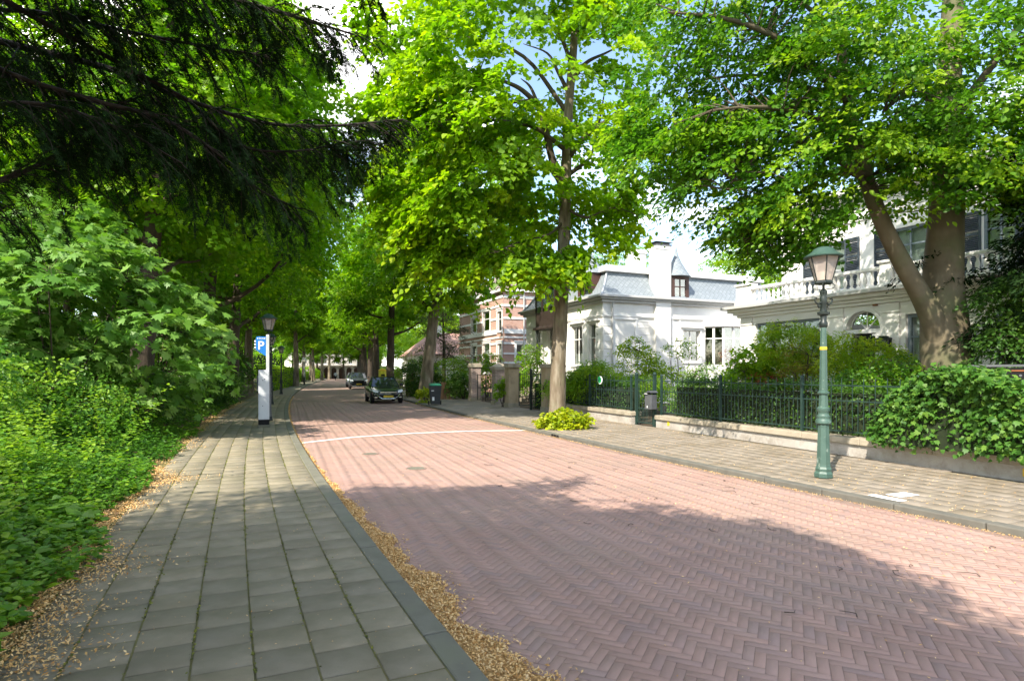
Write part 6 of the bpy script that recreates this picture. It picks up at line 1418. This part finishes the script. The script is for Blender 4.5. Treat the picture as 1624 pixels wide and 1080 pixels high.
# ------------------------------------------------------------------ parking meter
v = ray(418.5, 677, z=.1); r = thing('parking_meter', 'grey parking ticket machine with blue P sign on its pole', 'parking meter', tuple(v), R(22)); k = v.y / FPX
b = MB(); b.box(-.165, .165, -.12, .2, -.02, .07); b.build('plinth', 'kerb_stone', r, bevel=.01); b = MB(); b.box(-.15, .15, -.11, .16, .07, .22); b.build('base', 'black', r)
b = MB(); b.box(-.148, .148, -.115, .165, .222, 1.66); b.build('cabinet', 'meter_grey', r, bevel=.012, seg=2)
b = MB(); b.box(-.118, .128, -.122, -.1155, .26, 1.62); dr_ = b.build('front_panel', 'meter_grey', r, bevel=.003)
b = MB(); b.box(.1485, .20, -.06, .12, .3, 1.5); b.box(-.19, -.1485, -.05, .12, 1.05, 1.5); b.build('side_housing', 'meter_dark', r)
for x, z in ((-.03, 1.36), (.02, 1.40), (-.03, .62)):
    b = MB(lambda a, b_, c: (a, c, b_)); b.lathe([(.012, -.128), (.012, -.1225)], 8, (x, z, 0)); b.build('lock', 'black', dr_)
b = MB(); b.box(.06, .148, -.06, .03, 1.662, 2.69); b.build('pole', 'pale_pole', r, bevel=.008)
sg = [(-.21, 2.15 + .02), (.056, 2.06), (.056, 2.62), (-.21, 2.62)]
b = MB(); b.prism([(x, -.05, z) for x, z in [(-.215, 2.33), (-.215, 2.25), (.055, 2.06), (.055, 2.63), (-.19, 2.63), (-.215, 2.58)]], [(x, -.01, z) for x, z in [(-.215, 2.33), (-.215, 2.25), (.055, 2.06), (.055, 2.63), (-.19, 2.63), (-.215, 2.58)]]); sgn_ = b.build('sign', 'sign_blue', r)
def text(body, size, parent, loc, m, name='lettering', rot=(R(90), 0, 0), bold=.0):
    cu = bpy.data.curves.new(name, 'FONT'); cu.body = body; cu.size = size; cu.align_x = 'CENTER'; cu.align_y = 'CENTER'; cu.extrude = .0015; cu.offset = bold
    t = bpy.data.objects.new(name, cu); COL.objects.link(t); dg = bpy.context.evaluated_depsgraph_get(); me = bpy.data.meshes.new_from_object(t.evaluated_get(dg)); bpy.data.objects.remove(t)
    o = link(name, me, m, parent, loc); o.rotation_euler = rot; return o
text('P', .34, sgn_, (-.08, -.0535, 2.36), 'sign_white', bold=.006); text('ZONE', .065, sgn_, (-.045, -.0535, 2.575), 'sign_white', bold=.001)
b = MB(lambda a, b_, c: (a, c, b_)); b.lathe([(.018, -.054), (.018, -.0505)], 10, (-.165, 2.575, 0)); b.build('emblem', 'sign_white', sgn_)
for k in range(3): b = MB(); b.box(-.255, -.216, -.045, -.015, 2.29 + k * .09, 2.34 + k * .09); b.build('sign_tab', 'sign_white', sgn_)

# ------------------------------------------------------------------ wheeled bin
v = ray(690, 642, z=.1); r = thing('wheeled_bin', 'dark grey wheeled bin with green lid beside the leaning tree', 'bin', tuple(v), R(12))
b = MB(); b.prism([(-.22, -.25, .04), (.22, -.25, .04), (.22, .22, .04), (-.22, .22, .04)], [(-.285, -.33, .93), (.285, -.33, .93), (.285, .33, .93), (-.285, .33, .93)]); b.box(-.295, .295, -.34, .34, .89, .935); bo = b.build('body', 'bin_grey', r, bevel=.02, seg=2)
b = MB(); b.prism([(-.3, -.36, .937), (.3, -.36, .937), (.3, .36, .937), (-.3, .36, .937)], [(-.25, -.28, 1.02), (.25, -.28, 1.02), (.25, .36, 1.05), (-.25, .36, 1.05)]); b.build('lid', 'bin_green', r, bevel=.025, seg=2)
b = MB(); b.tube([(-.22, .4, .95), (.22, .4, .95)], .018, 8); b.box(-.24, -.2, .33, .41, .93, .97); b.box(.2, .24, .33, .41, .93, .97); b.build('handle', 'bin_grey', r)
for s in (-1, 1): b = MB(lambda a, b_, c, s=s: (c, a, b_)); b.lathe([(.09, .26 * s), (.1, .275 * s), (.1, .305 * s), (.09, .32 * s)], 14, (.24, .1, 0)); b.build('wheel', 'rubber', r)
b = MB(); b.box(-.16, -.06, -.312, -.300, .22, .40); o = b.build('label', 'sign_white', bo); b = MB(); b.box(-.2, -.08, -.331, -.322, .68, .72); b.build('label', 'sign_white', bo)

# ------------------------------------------------------------------ small things by the far right pavement
v = gb(606.5, 45); r = thing('yellow_container', 'tall yellow container standing between two street trees', 'container', v, R(20))
b = MB(); b.lathe([(.27, 0), (.29, .05), (.29, 1.62), (.27, 1.7)], 20); b.build('body', 'yellow_green', r, smooth=True); b = MB(); b.lathe([(.31, 1.7), (.31, 1.76), (.2, 1.84), (.02, 1.87)], 20); b.build('lid', 'yellow', r, smooth=True); b = MB(); b.box(-.14, .14, -.305, -.27, 1.3, 1.45); b.build('slot', 'black', r)
v = gb(652, 41); r = thing('notice_post', 'dark notice board with a round pale sign behind the parked black car', 'sign', v, R(15))
b = MB(); b.box(-.28, .28, -.05, .05, .0, 1.45); b.box(-.34, .34, -.09, .09, 1.452, 1.53); b.build('board', 'stone', r); b = MB(lambda a, b_, c: (a, c, b_)); b.lathe([(.19, -.07), (.19, -.051)], 18, (.05, 1.1, 0)); b.build('round_sign', 'pinkish', r)
v = gb(706, 35.5); r = thing('wooden_rack', 'brown wooden plank rack leaning behind the wheeled bin', 'wooden rack', v, R(15))
for k in range(5): b = MB(); b.prism([(-.28 + k * .12, -.02, 0), (-.18 + k * .12, -.02, 0), (-.18 + k * .12, .02, 0), (-.28 + k * .12, .02, 0)], [(-.2 + k * .09, .2, 1.0), (-.12 + k * .09, .2, 1.0), (-.12 + k * .09, .24, 1.0), (-.2 + k * .09, .24, 1.0)]); b.build('plank', 'wood_brown', r)
for k in range(2): b = MB(); b.tube([(-.2 + k * .5, -.25, 0), (-.1 + k * .2, .15, .95)], .02, 6); b.build('strut', 'wood_brown', r)

# ------------------------------------------------------------------ cars
def car(name, label, front, rz, paint, kind='hatch'):
    L, Wd, H = (4.35, 1.70, 1.43) if kind == 'hatch' else (4.25, 1.80, 1.64)
    r = thing(name, label, 'car', front, rz, 'cars parked along the right kerb'); k = H / 1.43; e = .0 if kind == 'hatch' else .08
    S = [(0.0, .58, .28, .45, .60), (.1, .72, .22, .5, .68), (.5, .82, .19, .58, .80), (1.1, .85, .18, .64, .92), (1.4, .85, .18, .68, .97), (2.9, .85, .18, .7, 1.0), (3.7, .84, .2, .72, 1.03), (4.2, .80, .28, .74, 1.03), (4.35, .72, .36, .7, .96)]
    if kind != 'hatch': S = [(a * .977, b_, z0 + .02, z1 * 1.12, z2_ * 1.16 if a > .3 else z2_ * 1.3) for a, b_, z0, z1, z2_ in S]
    fx = Wd / 1.70; b = MB(); rows = []
    for y, hw, zl, zs, zt in S:
        hw *= fx; half = [(hw * .86, zl), (hw * .98, zl + .1), (hw, zs - .12), (hw * .985, zs), (hw * .93, zt - .06), (hw * .72, zt), (hw * .3, zt + .02)]
        rows.append([(x, y, z) for x, z in half] + [(-x, y, z) for x, z in half[::-1]])
    n = len(rows[0]); base = b.pts([p for rr in rows for p in rr])
    for j in range(len(rows) - 1):
        for i in range(n): q = (i + 1) % n; b.fc.append([base + j * n + i, base + j * n + q, base + (j + 1) * n + q, base + (j + 1) * n + i]); b.t.append(.5)
    b.fc.append([base + i for i in range(n)]); b.fc.append([base + (len(rows) - 1) * n + i for i in range(n)]); b.t += [.5, .5]
    bo = b.build('body', paint, r, smooth=True); ms = bo.modifiers.new('s', 'SUBSURF'); ms.levels = ms.render_levels = 1
    zb_ = S[3][4]; zr = H - .02; wy, ry0, ry1, by = (1.12, 2.05, 2.9, 4.1) if kind == 'hatch' else (1.15, 1.75, 3.4, 4.05)
    zb2 = S[6][4]; B = [(.74 * fx, wy, zb_ - .02), (.56 * fx, ry0, zr), (.55 * fx, ry1, zr), (.62 * fx, by, zb2 - .02)]; bs = (.80 * fx, 2.4, S[5][4] - .02)
    g = MB(); 
    for s in (1, -1): g.face([(s * B[0][0], B[0][1], B[0][2]), (s * bs[0], bs[1], bs[2]), (s * B[3][0], B[3][1], B[3][2]), (s * B[2][0], B[2][1], B[2][2]), (s * B[1][0], B[1][1], B[1][2])])
    g.build('side_window', 'car_glass', r)
    g = MB(); xs = np.linspace(-1, 1, 7); 
    for i in range(6):
        a, c = xs[i], xs[i + 1]; bow = lambda t: -.10 * (1 - t * t)
        g.face([(a * B[0][0], B[0][1] + bow(a), B[0][2]), (c * B[0][0], B[0][1] + bow(c), B[0][2]), (c * B[1][0], B[1][1] + bow(c) * .6, B[1][2] + .02 * (1 - c * c)), (a * B[1][0], B[1][1] + bow(a) * .6, B[1][2] + .02 * (1 - a * a))])
    g.build('windscreen', 'car_glass', r, smooth=True)
    g = MB(); g.face([(s * B[3][0], B[3][1], B[3][2]) for s in (-1, 1)] + [(s * B[2][0], B[2][1], B[2][2]) for s in (1, -1)]); g.build('rear_window', 'car_glass', r)
    g = MB(); ysr = [ry0 - .08, ry0 + .3, ry1 - .2, ry1 + .06]; 
    for i in range(3):
        for j in range(6):
            a, c = xs[j], xs[j + 1]; q = lambda t, y: (t * (.58 * fx), y, zr + .005 + .035 * (1 - t * t) + (.012 if ry0 < y < ry1 else 0)); g.face([q(a, ysr[i]), q(c, ysr[i]), q(c, ysr[i + 1]), q(a, ysr[i + 1])])
    g.build('roof', paint, r, smooth=True)
    g = MB()
    for s in (1, -1):
        g.tube([(s * B[0][0], B[0][1], B[0][2]), (s * B[1][0], B[1][1], B[1][2]), (s * B[2][0], B[2][1], B[2][2]), (s * B[3][0], B[3][1], B[3][2])], .035, 6); g.tube([(s * bs[0], 2.5, bs[2]), (s * .57 * fx, 2.4, zr)], .035, 6)
    g.build('pillar', paint, r)
    for s in (1, -1):
        for y in (.82, 3.45):
            f_ = lambda a, b_, c, s=s: (s * c, a, b_); w_ = MB(f_); R_ = .31 * (1.08 if kind != 'hatch' else 1); c0 = .85 * fx
            w_.lathe([(R_ * .75, c0 - .2), (R_ * .97, c0 - .18), (R_, c0 - .1), (R_ * .97, c0 - .0), (R_ * .68, c0 + .012)], 20, (y, R_, 0)); wo = w_.build('wheel', 'rubber', r, smooth=True)
            w_ = MB(f_); w_.lathe([(R_ * .67, c0 - .03), (R_ * .65, c0 + .014), (R_ * .2, c0 + .004), (.03, c0 + .012)], 20, (y, R_, 0)); w_.build('rim', 'chrome' if kind != 'hatch' else 'grey_trim', wo)
        m_ = MB(); m_.box(min(s * .86 * fx, s * 1.02 * fx), max(s * .86 * fx, s * 1.02 * fx), 1.45, 1.58, zb_ + .02, zb_ + .16); m_.build('wing_mirror', paint, r, bevel=.03, seg=2)
        h = MB(); z0 = (.60 if kind == 'hatch' else .80); h.prism([(s * .50 * fx, .0, z0), (s * .70 * fx, .06, z0 + .01), (s * .83 * fx, .38, z0 + .09), (s * .80 * fx, .42, z0 + .17), (s * .55 * fx, .1, z0 + .12)], [(s * .50 * fx, .12, z0), (s * .70 * fx, .18, z0 + .01), (s * .79 * fx, .45, z0 + .09), (s * .76 * fx, .5, z0 + .17), (s * .55 * fx, .24, z0 + .12)]); h.build('headlight', 'headlight', r)
        h = MB(); h.box(min(s * .56, s * .72), max(s * .56, s * .72), .02, .06, .33, .37); h.build('fog_light', 'chrome', r)
    g = MB(); zc = .60 if kind == 'hatch' else .74
    if kind == 'hatch':
        g.box(-.46, .46, -.035, .06, zc - .015, zc + .05); g.build('grille_bar', 'chrome', r, bevel=.015); g = MB(); g.prism([(-.5, -.025, .5), (.5, -.025, .5), (.36, -.03, .3), (-.36, -.03, .3)], [(-.5, .1, .5), (.5, .1, .5), (.36, .1, .3), (-.36, .1, .3)]); g.build('grille', 'black', r)
        g = MB(); g.tube([(-.62, .06, .52), (-.5, -.03, .40), (-.34, -.045, .29), (.34, -.045, .29), (.5, -.03, .40), (.62, .06, .52)], .022, 6); g.build('bumper_trim', 'chrome', r)
        zp = .40
    else:
        g.prism([(-.5, -.03, zc + .12), (.5, -.03, zc + .12), (.42, -.04, zc - .16), (-.42, -.04, zc - .16)], [(-.5, .1, zc + .12), (.5, .1, zc + .12), (.42, .1, zc - .16), (-.42, .1, zc - .16)]); g.build('grille', 'black', r); zp = .50
        g = MB(); g.box(-.6, .6, -.03, .1, .26, .34); g.build('bumper_trim', 'chrome', r)
    g = MB(); g.box(-.26, .26, -.062, -.05, zp - .055, zp + .055); g.build('number_plate', 'plate', r, bevel=.006)
    return r
def park(px, py, off=0.):
    v = ray(px, py, z=0); y = v.y; t = Vector((float(kl(y + .5) - kl(y - .5)), 1.0)).normalized(); return (v.x, v.y, .0), math.atan2(-t.x, t.y)
loc, rz = park(616, 640.5); car('parked_car', 'black hatchback with yellow number plate parked before the leaning tree', loc, rz, 'car_black', 'hatch')
loc, rz = park(569.5, 617.3); car('parked_car', 'dark grey sport utility car parked behind the black hatchback', loc, rz, 'car_grey', 'suv')
x = float(kl(66.5)) + 6.75 - 1.15; car('parked_car', 'silver grey car parked behind the dark grey one', (x, 66.5, 0), rz, 'car_silver', 'suv')

# ------------------------------------------------------------------ rider on a scooter far down the road
v = ray(532, 603, z=0); r = thing('motor_scooter', 'small scooter ridden towards the viewer far down the road', 'scooter', tuple(v), R(15))
for y in (-.62, .6): b = MB(lambda a, b_, c: (c, a, b_)); b.lathe([(.15, -.05), (.22, -.04), (.22, .04), (.15, .05)], 16, (y, .22, 0)); b.build('wheel', 'rubber', r)
b = MB(); b.box(-.16, .16, -.5, -.44, .35, .95); b.box(-.14, .14, -.44, .2, .3, .36); b.box(-.16, .16, .1, .75, .36, .72); b.build('body', 'black', r, bevel=.04, seg=2); b = MB(); b.box(-.13, .13, .05, .7, .722, .8); b.build('seat', 'rubber', r, bevel=.02)
b = MB(); b.tube([(-.34, -.4, 1.05), (0, -.48, .98), (.34, -.4, 1.05)], .02, 6); b.build('handlebar', 'dark_iron', r); b = MB(lambda a, b_, c: (a, c, b_)); b.lathe([(.05, -.56), (.08, -.5)], 12, (0, .88, 0)); b.build('headlight', 'headlight', r)
def skin(name, V, E, Rr, m, parent, loc=(0, 0, 0)):
    me = bpy.data.meshes.new(name); me.from_pydata(V, E, []); o = link(name, me, m, parent, loc); md = o.modifiers.new('skin', 'SKIN'); 
    for i, q in enumerate(Rr): me.skin_vertices[0].data[i].radius = (q, q)
    me.skin_vertices[0].data[0].use_root = True; o.modifiers.new('sub', 'SUBSURF').render_levels = 1; return o
pr_ = thing('person', 'person in pale grey jacket and dark helmet riding the scooter', 'person', tuple(v), R(15))
V = [(0, .32, .86), (0, .3, 1.1), (0, .24, 1.36), (0, .22, 1.48), (0, .2, 1.58), (0, .19, 1.68), (.2, .24, 1.38), (.3, 0, 1.2), (.3, -.34, 1.08), (-.2, .24, 1.38), (-.3, 0, 1.2), (-.3, -.34, 1.08), (.12, .3, .84), (.18, -.1, .82), (.14, -.2, .42), (.14, -.34, .38), (-.12, .3, .84), (-.18, -.1, .82), (-.14, -.2, .42), (-.14, -.34, .38)]
E = [(0, 1), (1, 2), (2, 3), (3, 4), (4, 5), (2, 6), (6, 7), (7, 8), (2, 9), (9, 10), (10, 11), (0, 12), (12, 13), (13, 14), (14, 15), (0, 16), (16, 17), (17, 18), (18, 19)]
skin('body', V, E, [.15, .15, .16, .065, .09, .08, .08, .055, .04, .08, .055, .04, .1, .085, .055, .045, .1, .085, .055, .045], 'cloth_grey', pr_)
b = MB(); b.lathe([(.02, -.1)] + [(.135 * math.sin(R(a)), -.135 * math.cos(R(a)) * 1.05) for a in range(50, 180, 20)] + [(.01, .14)], 14, (0, .19, 1.64)); b.build('helmet', 'black', pr_, smooth=True)
b = MB(); b.tube([(.12, .3, .84), (.18, -.1, .82), (.14, -.2, .42)], [.115, .1, .07], 8); b.tube([(-.12, .3, .84), (-.18, -.1, .82), (-.14, -.2, .42)], [.115, .1, .07], 8); b.build('trousers', 'black', pr_)
